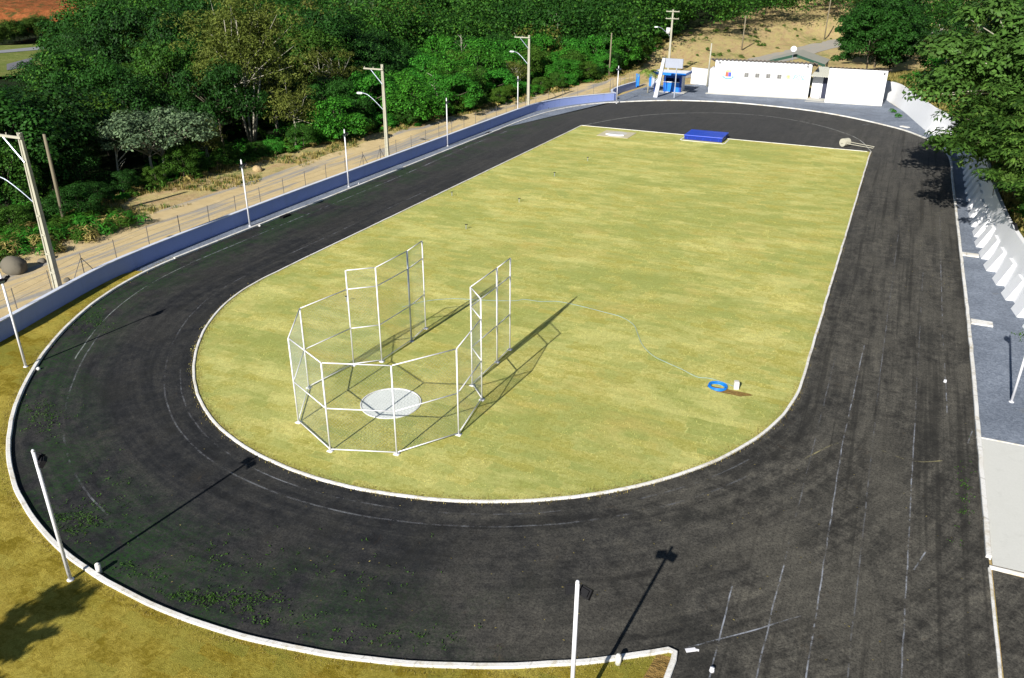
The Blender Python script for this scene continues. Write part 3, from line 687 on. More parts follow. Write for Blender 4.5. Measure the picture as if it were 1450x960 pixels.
g = G(978, 921)
m_ = MB(); m_.box((g.x, g.y, .02), (.3, .12, .03), rz=.6); m_.box((g.x+.17, g.y+.08, .018), (.1, .06, .025), rz=.2); tag(m_.build('paint_blob', M['steelw']), 'flattened white scrap lying off the kerb corner', 'scrap')

# ------------------------------------------------------------------ floodlight poles
def flood(parent, base, ang, z, side):
    d = Vector((math.cos(ang), math.sin(ang), 0)); s_ = Vector((-d.y, d.x, 0)); c = base+d*.20+s_*side*.11+Vector((0, 0, z))
    R = Matrix.Rotation(ang, 3, 'Z') @ Matrix.Rotation(rad(38), 3, 'Y')
    m_ = MB(); m_.box(c, (.10, .30, .25), M=R); m_.box(c-R @ Vector((.075, 0, 0)), (.05, .22, .16), M=R)
    m_.tube(base+Vector((0, 0, z+.02)), c, .022, n=6); o = m_.build('floodlight', M['black'], parent)
    m2 = MB(); m2.box(c+R @ Vector((.056, 0, 0)), (.008, .24, .19), M=R); m2.build('lens', M['glass'], o)
poles = [((-35.77, 21.61), 15, 'nearest the left edge of the lawn, in front of the low wall'), ((-21.06, 12.25), 70, 'on the near lawn just outside the track bend'), ((-41.55, 43.9), 0, 'before the low wall where the gravel strip begins'),
         (tuple(G(494, 265))[:2], 0, 'before the low wall, next to the second utility pole'), (tuple(G(634, 207))[:2], 0, 'before the low wall in the middle of the back straight'), (tuple(G(733, 166))[:2], -20, 'before the wall where it starts to bend'),
         (tuple(G(873, 146.5))[:2], -60, 'at the far corner end of the wall'), (tuple(G(818, 823, 4.9))[:2], 95, 'at the kerb near the orange soil corner'), ((7.09, 38.3), 180, 'on the gravel beside the sand pit')]
for (x, y), a, lb in poles:
    b = Vector((x, y, 0)); t = thing('floodlight_pole', (x, y, 0), 'slim white pole '+lb, 'light pole', 'white floodlight poles around the track')
    m_ = MB(); m_.tube((x, y, 0), (x, y, 4.86), .062, .05, 12); m_.tube((x, y, 4.86), (x, y, 4.92), .06, .03, 12); m_.tube((x, y, 0), (x, y, .05), .11, n=12); m_.build('pole', M['steelw'], t, True)
    for side, da in ((1, 22), (-1, -22)): flood(t, b, rad(a+da), 4.5, side)
for q, lb in (((-35.0, 21.7), 'small white junction block by the kerb at the pole nearest the left'), ((-20.55, 12.9), 'short white pipe stub by the kerb beside the near lawn pole'), ((-4.25, 16.45), 'white bollard-like pipe stub standing at the kerb near the orange soil'), ((-40.9, 44.2), 'small white junction block on the gravel strip beside a pole'), ((-41.5, 57.6), 'small white junction block on the gravel by the pole nearest the second grey pole')):
    m_ = MB(); m_.tube((q[0], q[1], 0), (q[0], q[1], .34 if q[1] < 20 else .1), .09, .085, 12); m_.tube((q[0], q[1], .34 if q[1] < 20 else .1), (q[0], q[1], .38 if q[1] < 20 else .13), .085, .04, 12)
    tag(m_.build('junction_stub', M['kerb'], None, True), lb, 'junction box', 'white stubs beside the floodlight poles')
for q, lb in (((549.5, 229), 'dark drain grate in the kerb beside the middle of the low wall'), ((692, 189), 'dark drain grate in the kerb before the wall bends'), ((404, 307), 'dark drain grate in the kerb near the start of the gravel strip'), ((777, 153), 'dark drain box at the foot of the sunlit end of the wall')):
    g = G(*q); m_ = MB(); m_.box((g.x, g.y, .07), (.35, .9, .14)); [m_.box((g.x, g.y-.36+k*.12, .15), (.3, .04, .02)) for k in range(7)]
    tag(m_.build('drain_grate', M['black']), lb, 'drain')

# ------------------------------------------------------------------ utility poles
def util_pole(px, py, h, label, arms, lampz=None, lampdir=(-1, .2), hbase=None, w0=.34):
    b = G(px, py) if hbase is None else Vector(hbase); b.z = 0
    t = thing('utility_pole', tuple(b), label, 'utility pole', 'concrete utility poles')
    m_ = MB()
    # double T concrete pole: two flanges and a recessed, pierced web
    for s_ in (-1, 1):
        m_.add([(b.x+s_*w0*.42*k+dx*.05, b.y+dy*w0*.32*k, z) for z, k in ((-.2, 1.0), (h, .5)) for dx, dy in ((-1, -1), (1, -1), (1, 1), (-1, 1))], [(3, 2, 1, 0), (4, 5, 6, 7), (0, 1, 5, 4), (1, 2, 6, 5), (2, 3, 7, 6), (3, 0, 4, 7)])
    m_.build('shaft', M['pole'], t)
    m_ = MB(); m_.add([(b.x+dx*w0*.38*k, b.y+dy*w0*.17*k, z) for z, k in ((-.2, 1.0), (h-.02, .5)) for dx, dy in ((-1, -1), (1, -1), (1, 1), (-1, 1))], [(3, 2, 1, 0), (4, 5, 6, 7), (0, 1, 5, 4), (1, 2, 6, 5), (2, 3, 7, 6), (3, 0, 4, 7)])
    m_.build('web', M['pole'], t)
    if w0 > .4:
        for i in range(4): m_ = MB(); m_.box((b.x, b.y-w0*.2, 1.1+i*1.15), (w0*.6, .1, .1)); m_.build('web_rib', M['pole'], t)
    for (z, x0, x1, br) in arms:
        m_ = MB(); m_.box((b.x+(x0+x1)/2, b.y-.12, z), (x1-x0, .10, .13)); m_.build('crossarm', M['pole'], t)
        for q in np.linspace(x0+.1, x1-.1, 3) if abs(x0) != abs(x1) else np.linspace(x0+.1, x1-.1, 4):
            m2 = MB(); m2.tube((b.x+q, b.y-.12, z+.06), (b.x+q, b.y-.12, z+.2), .035, n=6); m2.build('insulator', M['pole'], t)
        if br:
            m_ = MB(); m_.tube((b.x+x0*.62, b.y-.12, z-.05), (b.x, b.y-.12, z-1.35), .04, n=6); m_.build('brace', M['steelg'], t)
    if lampz:
        d = Vector((lampdir[0], lampdir[1], 0)).normalized()
        pts = [b+d*.1+Vector((0, 0, lampz)), b+d*.9+Vector((0, 0, lampz+.75)), b+d*1.7+Vector((0, 0, lampz+1.35)), b+d*2.3+Vector((0, 0, lampz+1.5))]
        m_ = MB(); m_.path(catmull(pts, 5), .035, 6); o = m_.build('lamp_arm', M['steelg'], t, True)
        c = b+d*2.55+Vector((0, 0, lampz+1.5)); R = Matrix.Rotation(math.atan2(d.y, d.x), 3, 'Z')
        m_ = MB(); m_.box(c, (.62, .24, .13), M=R, taper=.75); m_.box(c-Vector((0, 0, .08)), (.4, .18, .06), M=R); m_.build('lamp_head', M['steelw'], t)
    return t, b
util_pole(83, 410, 9.2, 'concrete pole with bracket and lamp arm behind the wall, nearest the boulder', [(8.95, -2.1, .2, True)], 5.2, (-1, -.25), w0=.46)
util_pole(0, 0, 8.9, 'concrete pole with bracket and lamp arm behind the middle of the low wall', [(8.45, -2.0, .15, True)], 4.7, (-1, -.1), tuple(G(549, 226)))
util_pole(0, 0, 9.0, 'concrete pole with bracket and lamp arm where the low wall starts to bend', [(8.7, -2.0, .15, True)], 5.4, (-1, .1), tuple(G(748, 152)))
t, b = util_pole(0, 0, 10.4, 'concrete pole with two crossarms, transformer and lamp behind the sign', [(10.1, -1.1, 1.1, False), (9.0, -1.1, 1.1, False)], 6.2, (-1, -.3), (-36.3, 140.8, 0))
m_ = MB(); m_.tube((b.x-.5, b.y-.1, 6.7), (b.x-.5, b.y-.1, 7.6), .34, n=14); m_.build('transformer', M['steelw'], t, True)
for p_, h, m, lb in (((-52.9, 37.5), 6.6, 'wood', 'bare weathered wooden post among the bushes by the dirt road'), ((-43.8, 132.1), 6.7, 'wood', 'bare wooden post standing on the verge across the far road'), (tuple(G(1001, 122.5))[:2], 6.4, 'pole', 'slim bare concrete post at the corner of the long white building'), (tuple(at_t(1050, 72))[:2], 6.6, 'wood', 'thin grey post on the sandy bank above the white building'), (tuple(at_t(1168, 50))[:2], 9.0, 'wood', 'thin grey post high on the sandy bank by the climbing road')):
    zz = zf(*p_); m_ = MB(); m_.tube((p_[0], p_[1], zz-.3), (p_[0]+.05, p_[1], zz+h), .15, .10, 8); tag(m_.build('bare_post', M[m], None, True), lb, 'post')

# ------------------------------------------------------------------ buildings
def frame_M(a, b):
    a = Vector((*a, 0)); b = Vector((*b, 0)); ex = (b-a).normalized(); ey = Vector((-ex.y, ex.x, 0)); return a, ex, ey, (b-a).length
def bb(mb, A, ex, ey, x0, x1, y0, y1, z0, z1, z0b=None, z1b=None):
    "box in a building frame; z0b/z1b are the heights at the back edge"
    z0b = z0 if z0b is None else z0b; z1b = z1 if z1b is None else z1b
    pt = lambda x, y, z: A+ex*x+ey*y+Vector((0, 0, z))
    return mb.add([pt(x0, y0, z0), pt(x1, y0, z0), pt(x1, y1, z0b), pt(x0, y1, z0b), pt(x0, y0, z1), pt(x1, y0, z1), pt(x1, y1, z1b), pt(x0, y1, z1b)], [(3, 2, 1, 0), (4, 5, 6, 7), (0, 1, 5, 4), (1, 2, 6, 5), (2, 3, 7, 6), (3, 0, 4, 7)])
def corrug(mb, A, ex, ey, x0, x1, y0, y1, z0, z1, pitch=.5, amp=.09, th=.05):
    n = int((x1-x0)/pitch*8); vs = []
    for i in range(n+1):
        x = x0+(x1-x0)*i/n; w = amp*math.sin(2*PI*x/pitch)
        for y, z in ((y0, z0), (y1, z1)):
            q = A+ex*x+ey*y; vs += [(q.x, q.y, z+w), (q.x, q.y, z+w-th)]
    fs = []
    for i in range(n):
        a = i*4; b = a+4; fs += [(a, b, b+2, a+2), (a+1, a+3, b+3, b+1), (a, a+1, b+1, b), (a+2, b+2, b+3, a+3)]
    return mb.add(vs, fs)
A, ex, ey, LB = frame_M((-25.2, 124.55), (-11.9, 125.6))
t = thing('pavilion_building', tuple(A), 'long white building with corrugated roof edge, crest, square grilles and lettering', 'building')
hw = 4.72
mb = MB(); bb(mb, A, ex, ey, 0, LB, 0, .22, -.1, hw); bb(mb, A, ex, ey, 0, .2, .222, 6, -.1, hw, None, hw-1.1); bb(mb, A, ex, ey, LB-.2, LB, .222, 6, -.1, hw, None, hw-1.1); bb(mb, A, ex, ey, .202, LB-.202, 5.8, 6, -.1, 3.6); mb.build('wall', M['white'], t)
mb = MB(); bb(mb, A, ex, ey, -.62, -.002, -.05, 3, -.1, 3.45); mb.build('side_wing', M['white'], t)
mb = MB(); bb(mb, A, ex, ey, -.9, LB+2, -.9, -.004, -.05, .07); mb.build('pavement', M['conc'], t)
mb = MB(); corrug(mb, A, ex, ey, -.75, LB+.7, -.12, 6.5, hw+.18, hw-.95, .56, .075); ro = mb.build('roof', M['fibre'], t)
mb = MB(); corrug(mb, A, ex, ey, -.75, LB+.7, -.26, -.125, hw+.20, hw+.18, .56, .075, .15); mb.build('roof_edge', M['roofdk'], ro)
mb = MB(); bb(mb, A, ex, ey, -.7, LB+.35, .0, .16, hw+.002, hw+.10); mb.build('fascia', M['roofdk'], ro)
for i in range(4):
    x = 4.25+i*1.52; mb = MB(); bb(mb, A, ex, ey, x, x+.62, -.02, .1, 2.5, 3.1); wo = mb.build('grille_window', M['grille'], t)
    mb = MB(); [bb(mb, A, ex, ey, x+.1+k*.2, x+.14+k*.2, -.035, -.021, 2.5, 3.1) for k in range(3)]; mb.build('lattice', M['conc'], wo)
for x in (.45, LB-.75):
    mb = MB(); bb(mb, A, ex, ey, x, x+.14, -.06, -.002, 4.2, 4.5); bb(mb, A, ex, ey, x+.2, x+.34, -.06, -.002, 4.2, 4.5); mb.build('wall_lamp', M['grille'], t)
# crest: quartered shield, mural crown and scroll
cx_, cz_ = 2.0, 2.75; mb = MB(); bb(mb, A, ex, ey, cx_-.42, cx_, -.03, -.004, cz_-.3, cz_+.32); o = mb.build('crest', M['crestR'], t)
mb = MB(); bb(mb, A, ex, ey, cx_+.002, cx_+.42, -.03, -.004, cz_-.3, cz_+.32); mb.build('shield_half', M['crestB'], o)
mb = MB(); bb(mb, A, ex, ey, cx_-.40, cx_+.40, -.03, -.004, cz_+.36, cz_+.5); [bb(mb, A, ex, ey, cx_-.3+k*.22, cx_-.16+k*.22, -.03, -.004, cz_+.502, cz_+.64) for k in range(3)]; mb.build('mural_crown', M['crestY'], o)
mb = MB(); ptz = lambda x, z: A+ex*x+ey*-.03+Vector((0, 0, z))
for k in range(14):
    a0, a1 = rad(205+k*9.3), rad(205+(k+1)*9.3)
    q = [ptz(cx_+1.15*math.cos(a), cz_+.45+r*1.15*math.sin(a)) for a, r in ((a0, 1), (a1, 1), (a1, .82), (a0, .82))]; mb.add(q, [(0, 1, 2, 3)])
mb.build('scroll', M['pale'], o)
for k, m in ((-1, 'pale'), (1, 'pale')):
    mb = MB(); mb.path([ptz(cx_+k*(.55+.12*math.sin(u*PI)), cz_-.35+u*.8) for u in np.linspace(0, 1, 8)], .05, 5); mb.build('wreath_branch', M[m], o)
# round orange mark and lettering
x = 10.35; mb = MB()
c = ptz(x, 2.85); n = 24
mb.add([c]+[c+ex*.2*math.cos(2*PI*i/n)+Vector((0, 0, .2*math.sin(2*PI*i/n))) for i in range(n)], [(0, 1+i, 1+(i+1) % n) for i in range(n)]); o = mb.build('logo_disc', M['crestY'], t)
mb = MB(); mb.path([c+ex*.29*math.cos(a)+Vector((0, 0, .29*math.sin(a))) for a in np.linspace(0, 2*PI, 28)], .035, 5); mb.build('logo_ring', M['orange'], o)
def text(s, A, ex, x, z, size, mat, parent, y=-.01, bold=.02):
    cu = bpy.data.curves.new('lettering', 'FONT'); cu.body = s; cu.size = size; cu.extrude = .006; cu.offset = bold; cu.shear = .25; cu.materials.append(mat)
    tmp = bpy.data.objects.new('tmp', cu); C.objects.link(tmp); me = bpy.data.meshes.new_from_object(tmp); bpy.data.objects.remove(tmp)
    o = bpy.data.objects.new('lettering', me); C.objects.link(o); o.parent = parent
    p = A+ex*x+ey*y+Vector((0, 0, z))-ROOT[parent]; o.matrix_local = Matrix.Translation(p) @ Matrix.Rotation(math.atan2(ex.y, ex.x), 4, 'Z') @ Matrix.Rotation(PI/2, 4, 'X'); return o
text('ECIL', A, ex, 10.95, 2.55, .82, M['pale'], t, -.02, .015)
mb = MB(); bb(mb, A, ex, ey, 10.6, 12.75, -.018, -.004, 2.3, 2.36); mb.build('underline', M['pale'], t)
# second building
A2, ex2, ey2, L2 = frame_M((-9.35, 123.2), (-2.0, 123.55))
t2 = thing('store_building', tuple(A2), 'plain square white building beside the retaining wall, without windows', 'building')
ex, ey = ex2, ey2
mb = MB(); bb(mb, A2, ex2, ey2, 0, L2, 0, 5.2, -.1, 4.55, None, 3.9); mb.build('wall', M['white'], t2)
mb = MB(); corrug(mb, A2, ex2, ey2, -.25, L2+.45, .05, 5.6, 4.72, 4.0, .5, .05); mb.build('roof', M['roofdk'], t2)
mb = MB(); bb(mb, A2, ex2, ey2, L2-.5, L2-.28, -.06, -.002, 4.0, 4.3); mb.build('wall_lamp', M['grille'], t2)
mb = MB(); bb(mb, A2, ex2, ey2, -2.6, L2, -.35, -.004, -.05, .05); mb.build('pavement', M['conc'], t2)
# covered passage
A3, ex, ey, L3 = frame_M((-11.85, 125.6), (-9.4, 125.4))
t3 = thing('covered_passage', tuple(A3), 'covered passage with pale corrugated canopy between the two white buildings', 'passage')
mb = MB(); corrug(mb, A3, ex, ey, .02, L3-.02, -.3, 5.0, 3.15, 3.9, .3, .035); mb.build('canopy', m_concrete('pale_fibre_sheet', (.55, .55, .48), (.36, .35, .3), .3), t3)
mb = MB(); bb(mb, A3, ex, ey, .02, L3*.6, 1.6, 1.8, 0, 3.0); mb.build('wall', M['white'], t3)
mb = MB(); bb(mb, A3, ex, ey, .35, L3*.55, .9, 1.598, 0, .95); mb.build('counter', M['steelw'], t3)
mb = MB(); bb(mb, A3, ex, ey, L3*.6+.002, L3-.05, 1.5, 1.7, .02, 2.9); mb.build('dark_door', plain('dark_blue_door', (.025, .03, .06), .6), t3)
mb = MB(); bb(mb, A3, ex, ey, .02, L3-.02, -1.6, .9, -.02, .05); mb.build('step', M['conc'], t3)
# gabled shelter beyond
t = thing('gabled_shelter', (-14.5, 133, 0), 'grey gabled shelter roof with dark green edge rising behind the long building', 'shelter')
gx, gy, ge, gr = -15.2, 133.0, 3.9, 5.15
mb = MB()
for s_ in (-1, 1):
    mb.add([(gx, gy, gr), (gx+s_*4.3, gy, ge), (gx+s_*4.3, gy+8, ge), (gx, gy+8, gr), (gx, gy, gr-.1), (gx+s_*4.3, gy, ge-.1), (gx+s_*4.3, gy+8, ge-.1), (gx, gy+8, gr-.1)], [(0, 1, 2, 3), (7, 6, 5, 4), (0, 4, 5, 1), (1, 5, 6, 2), (2, 6, 7, 3)])
mb.build('roof', m_concrete('grey_roof_sheet', (.33, .33, .28), (.22, .21, .17), .4), t)
mb = MB()
for s_ in (-1, 1): mb.add([(gx, gy-.06, gr+.05), (gx+s_*4.4, gy-.06, ge+.03), (gx+s_*4.4, gy-.06, ge-.32), (gx, gy-.06, gr-.35), (gx, gy-.01, gr+.05), (gx+s_*4.4, gy-.01, ge+.03), (gx+s_*4.4, gy-.01, ge-.32), (gx, gy-.01, gr-.35)], [(0, 1, 2, 3), (7, 6, 5, 4), (0, 4, 5, 1), (3, 2, 6, 7)])
mb.build('fascia', M['green'], t)
for sx in (-4, 4):
    for sy in (.3, 7.7): m_ = MB(); m_.box((gx+sx, gy+sy, 1.9), (.25, .25, 3.8)); m_.build('post', M['conc'], t)
t = thing('satellite_dish', (-15.5, 132.2, 4.2), 'round white satellite dish above the roof of the long building', 'satellite dish')
mb = MB(); dc = Vector((-15.45, 131.6, 6.0)); ax = Vector((.15, -.9, .35)).normalized(); a = ax.orthogonal().normalized(); b_ = ax.cross(a); n = 20; vs = [dc]
for r, dp in ((.25, .03), (.5, .13)):
    vs += [dc+ax*dp+(a*math.cos(2*PI*i/n)+b_*math.sin(2*PI*i/n))*r*.84 for i in range(n)]
mb.add(vs, [(0, 1+i, 1+(i+1) % n) for i in range(n)]+[(1+i, 1+n+i, 1+n+(i+1) % n, 1+(i+1) % n) for i in range(n)]); mb.build('dish', M['steelw'], t)
mb = MB(); mb.tube(dc, (-15.45, 131.9, 3.6), .03, n=6); mb.build('mast', M['steelg'], t)
mb = MB(); mb.tube(dc-Vector((0, 0, .4)), dc+ax*.5, .012, n=5); mb.box(dc+ax*.5, (.08, .08, .08)); mb.build('receiver', M['black'], t)

# kiosk
kx, ky = -32.1, 122.6
t = thing('ticket_kiosk', (kx, ky, 0), 'small blue kiosk with serving opening and flat white roof', 'kiosk')
mb = MB(); mb.box((kx+1.3, ky+1.2, .04), (4.0, 3.6, .08)); mb.build('base', M['conc'], t)
mb = MB(); mb.box((kx+1.15, ky+.1, .75), (2.3, .14, 1.35)); mb.build('front_panel', M['blue'], t)
mb = MB(); mb.box((kx+1.15, ky+.1, 2.3), (2.3, .16, .5)); mb.build('lintel', M['dkblue'], t)
for x in (.55, 1.15, 1.75): m_ = MB(); m_.box((kx+x, ky+.02, .75), (.05, .03, 1.3)); m_.build('trim', M['dkblue'], t)
mb = MB(); mb.box((kx+2.45, ky+.25, 1.3), (.28, .45, 2.5)); mb.build('corner_pillar', M['dkblue'], t)
mb = MB(); mb.box((kx+2.45, ky+1.5, 1.3), (.2, 2.0, 2.5)); mb.build('side_wall', M['white'], t)
mb = MB(); mb.box((kx+.0, ky+1.3, 1.3), (.16, 2.4, 2.5)); mb.box((kx+1.2, ky+2.5, 1.3), (2.2, .16, 2.5)); mb.build('rear_wall', M['dkblue'], t)
mb = MB(); mb.box((kx+1.15, ky+.05, 1.46), (2.4, .4, .07)); mb.build('counter', M['white'], t)
mb = MB(); mb.box((kx+.9, ky+1.0, 2.72), (4.9, 3.9, .22)); o = mb.build('roof', M['white'], t)
mb = MB(); mb.box((kx+.9, ky-.98, 2.7), (5.0, .05, .36)); mb.box((kx+3.38, ky+1.0, 2.7), (.05, 3.9, .36)); mb.box((kx-1.58, ky+1.0, 2.7), (.05, 3.9, .36)); mb.build('fascia', M['blue'], o)
for x, y in ((-1.2, -.6), (.35, -.75)): m_ = MB(); m_.tube((kx+x, ky+y, 0), (kx+x, ky+y, 2.6), .06, n=8); m_.build('post', M['dkblue'], t)
# sign pylon
t = thing('entrance_sign', (-32.2, 117.6, 0), 'leaning white pylon carrying a blank pale sign panel beside the kiosk', 'sign')
b0 = G(927.5, 138); tp = Vector((b0.x+.75, b0.y+.3, 5.35))
mb = MB(); mb.add([(b0.x-.28, b0.y, 0), (b0.x+.3, b0.y, 0), (b0.x+.3, b0.y+.35, 0), (b0.x-.28, b0.y+.35, 0), (tp.x-.2, tp.y, 5.35), (tp.x+.22, tp.y, 5.35), (tp.x+.22, tp.y+.35, 5.35), (tp.x-.2, tp.y+.35, 5.35)], [(3, 2, 1, 0), (4, 5, 6, 7), (0, 1, 5, 4), (1, 2, 6, 5), (2, 3, 7, 6), (3, 0, 4, 7)]); mb.build('pylon', M['signw'], t)
mb = MB(); mb.box((tp.x+1.5, tp.y+.15, 4.72), (2.5, .22, 1.25)); mb.build('sign_panel', plain('sign_face', (.36, .39, .47), .4, .4, 0, .05), t)
mb = MB(); mb.box((tp.x+1.9, tp.y+.15, 2.1), (.13, .13, 4.1)); mb.build('support_post', M['steelg'], t)
# gate
for x, y, lb in ((-37.0, 125.6, 'tall blue gate post at the end of the low gate wall'), (-35.6, 127.6, 'tall blue gate post behind the small palm')):
    m_ = MB(); m_.box((x, y, .95), (.55, .25, 1.9)); m_.box((x, y, 1.93), (.6, .3, .06)); tag(m_.build('gate_post', M['blue']), lb, 'gate post', 'blue gate posts')
t = thing('curved_wall', (-34.5, 127.5, 0), 'short curved pale wall behind the palm and kiosk', 'wall')
sweep(resample(catmull([(-35.3, 127.8), (-34.9, 126.3), (-34.0, 125.2), (-33.4, 124.9)], 6), .3), [(-.09, 0), (-.09, 1.5), (.09, 1.5), (.09, 0)]).build('wall_face', M['wcap'], t)
t = thing('rear_wall', (-28.6, 133, 0), 'plain white wall between the kiosk and the long building', 'wall')
mb = MB(); mb.prism([(-30.6, 133.4), (-26.2, 131.6), (-26.1, 131.8), (-30.5, 133.6)], -.1, 2.35); mb.build('wall_face', M['white'], t)
mb = MB(); mb.prism([(-30.65, 133.35), (-26.15, 131.5), (-26.05, 131.85), (-30.5, 133.7)], 2.352, 2.42); mb.build('wall_cap', M['white'], t)
# lamp on the retaining wall
t = thing('wall_floodlight', (7.6, 57.2, 2.9), 'black floodlight fixed on top of the white buttressed wall', 'floodlight')
g = Vector((8.15, 58.3, 2.75)); R = Matrix.Rotation(rad(190), 3, 'Z') @ Matrix.Rotation(rad(25), 3, 'Y')
mb = MB(); mb.box(g, (.16, .5, .42), M=R); mb.tube((g.x+.1, g.y, 2.4), (g.x+.05, g.y, 2.75), .04, n=6); mb.build('housing', M['black'], t)
mb = MB(); mb.box(g+R @ Vector((.09, 0, 0)), (.01, .4, .32), M=R); mb.build('lens', M['glass'], t)

# ------------------------------------------------------------------ vegetation
def unit(n):
    v = R_.normal(size=(n, 3)); return v/np.linalg.norm(v, axis=1)[:, None]
def leaf_quads(P, N, L, W, fold=.15):
    n = len(P); N = N/np.maximum(1e-6, np.linalg.norm(N, axis=1))[:, None]
    T = np.cross(N, unit(n)); T /= np.maximum(1e-6, np.linalg.norm(T, axis=1))[:, None]; B = np.cross(N, T)
    s = (.7+.6*R_.rand(n))[:, None]; L_, W_ = L*s, W*s
    return np.stack([P-T*L_*.5, P+B*W_*.5-N*W_*fold, P+T*L_*.5-N*L_*.12, P-B*W_*.5-N*W_*fold], axis=1)
def clump_leaves(cs, rs, lpc, L, W, up=.35, rnd=.55, squash=.75, lower=.35):
    Ps, Ns = [], []
    for c, r in zip(cs, rs):
        n = max(6, int(lpc*(.8+.4*R_.rand()))); d = unit(n); d[:, 2] = np.where(d[:, 2] < -lower, -d[:, 2], d[:, 2])
        rr = r*(.55+.5*R_.rand(n)**.5)[:, None]
        Ps.append(np.array(c)+d*rr*np.array([1, 1, squash])); Ns.append(d+unit(n)*rnd+np.array([0, 0, up]))
    return leaf_quads(np.concatenate(Ps), np.concatenate(Ns), L, W)
def crown_clumps(n, R, z0, z1, cr, shape='round', seed=0, hollow=.62):
    rs = np.random.RandomState(seed); cs, rr = [], []; cz = (z0+z1)/2; hz_ = (z1-z0)/2
    ph = rs.rand(6)*6.28
    while len(cs) < n:
        d = rs.normal(size=3); d /= np.linalg.norm(d)
        if d[2] < -.55: continue
        az = math.atan2(d[1], d[0]); lob = 1+.16*math.sin(2*az+ph[0])+.13*math.sin(3*az+ph[1]+2*d[2])+.10*math.sin(5*az+ph[2]+4*d[2])
        k = (hollow+(1-hollow)*rs.rand())*lob
        if shape == 'umbrella' and d[2] < .05: continue
        if shape == 'cone': k *= (1.15-.7*max(0, d[2]))
        p = np.array([d[0]*R*k, d[1]*R*k, cz+d[2]*hz_*min(1.05, k)])
        cs.append(p); rr.append(cr*(.65+.7*rs.rand()))
    return cs, rr
class Proto: pass
def make_proto(name, leaf, bark, R, z0, z1, ncl, cr, lpc, L, W, shape='round', seed=0, limbs=9, tr=.16, hollow=.62, stems=1, lean=.3, up=.35, squash=.75, rnd=.55):
    cs, rr = crown_clumps(ncl, R, z0, z1, cr, shape, seed, hollow)
    pr = Proto(); pr.R = R; pr.h = z1; rs = random.Random(seed)
    pr.crown = quads(name+'_leaf_mass', clump_leaves(cs, rr, lpc, L, W, up, rnd, squash), LF[leaf])
    mb = MB(); order = list(range(len(cs))); rs.shuffle(order)
    for s_ in range(stems):
        a = rs.random()*6.28; o = Vector((math.cos(a), math.sin(a), 0))*(.25*(stems > 1)); tp = Vector((math.cos(a)*lean*R*.5, math.sin(a)*lean*R*.5, z0+(z1-z0)*.45))
        mid = (o+tp)*.5+Vector((rs.uniform(-.2, .2), rs.uniform(-.2, .2), 0)); mb.path([o+Vector((0, 0, -.5)), mid, tp, tp+Vector((0, 0, (z1-z0)*.3))], [tr, tr*.75, tr*.5, tr*.2], 6)
        for k in order[s_::stems][:limbs]:
            c = Vector(cs[k]); t_ = rs.uniform(.4, 1.0); st = mid+(tp-mid)*t_ if t_ > .3 else mid
            m1 = st.lerp(c, .5)+Vector((rs.uniform(-.3, .3), rs.uniform(-.3, .3), rs.uniform(-.1, .4))); mb.path([st, m1, c], [tr*.4, tr*.28, tr*.1], 5)
    pr.trunk = mb.build(name+'_trunk', M[bark], None, True)
    for o in (pr.crown, pr.trunk): C.objects.unlink(o)
    return pr
PR = {
 'dark': [make_proto('da', 'dark', 'bark', 3.9, 1.2, 7.6, 70, 1.15, 170, .25, .15, seed=1), make_proto('db', 'dark', 'bark', 3.4, 1.0, 8.4, 64, 1.05, 170, .24, .15, seed=2), make_proto('dc', 'dark', 'bark', 4.3, 1.4, 7.0, 76, 1.1, 165, .26, .15, seed=3)],
 'mid': [make_proto('ma', 'mid', 'bark', 3.7, 1.0, 7.2, 66, 1.1, 165, .26, .15, seed=4), make_proto('mb', 'mid', 'bark', 3.3, .8, 7.9, 60, 1.0, 165, .25, .16, seed=5), make_proto('mc', 'mid', 'bark', 4.0, 1.2, 6.4, 70, 1.0, 160, .27, .15, seed=6)],
 'bright': [make_proto('ba', 'bright', 'bark', 3.2, .3, 5.6, 62, 1.0, 170, .30, .14, seed=7, up=.55), make_proto('bb', 'bright', 'bark', 3.0, .1, 6.6, 62, .95, 170, .30, .14, seed=8, up=.55, shape='cone')],
 'olive': [make_proto('oa', 'olive', 'barkpale', 3.9, 1.6, 9.2, 74, .95, 62, .34, .10, seed=9, stems=3, limbs=12, tr=.12, hollow=.35, up=.1, lean=.8), make_proto('ob', 'olive', 'barkpale', 3.2, 1.2, 7.4, 60, .9, 60, .34, .10, seed=10, stems=2, limbs=10, tr=.11, hollow=.35, up=.1)],
 'grey': [make_proto('ga', 'grey', 'barkpale', 3.9, .9, 5.2, 110, .75, 110, .22, .13, seed=11, shape='umbrella', tr=.15, limbs=16, stems=2, up=.7)],
}
def plant(proto, x, y, s, hs, label, cat='tree', group=None, z=None, name='forest_tree', rz=None):
    z = zf(x, y)-.1 if z is None else z
    t = thing(name, (x, y, z), label, cat, group, random.random()*6.28 if rz is None else rz); t.scale = (s, s, s*hs)
    for src, nm in ((proto.trunk, 'trunk'), (proto.crown, 'crown')):
        o = src.copy(); o.name = nm; C.objects.link(o); o.parent = t; o.location = (0, 0, 0)
    return t
taken = []   # (x, y, r)
def free(x, y, r): return all((x-a)**2+(y-b)**2 > (r+c)**2 for a, b, c in taken)
def at(px, py, z=0):
    g = G(px, py, z); return g.x, g.y
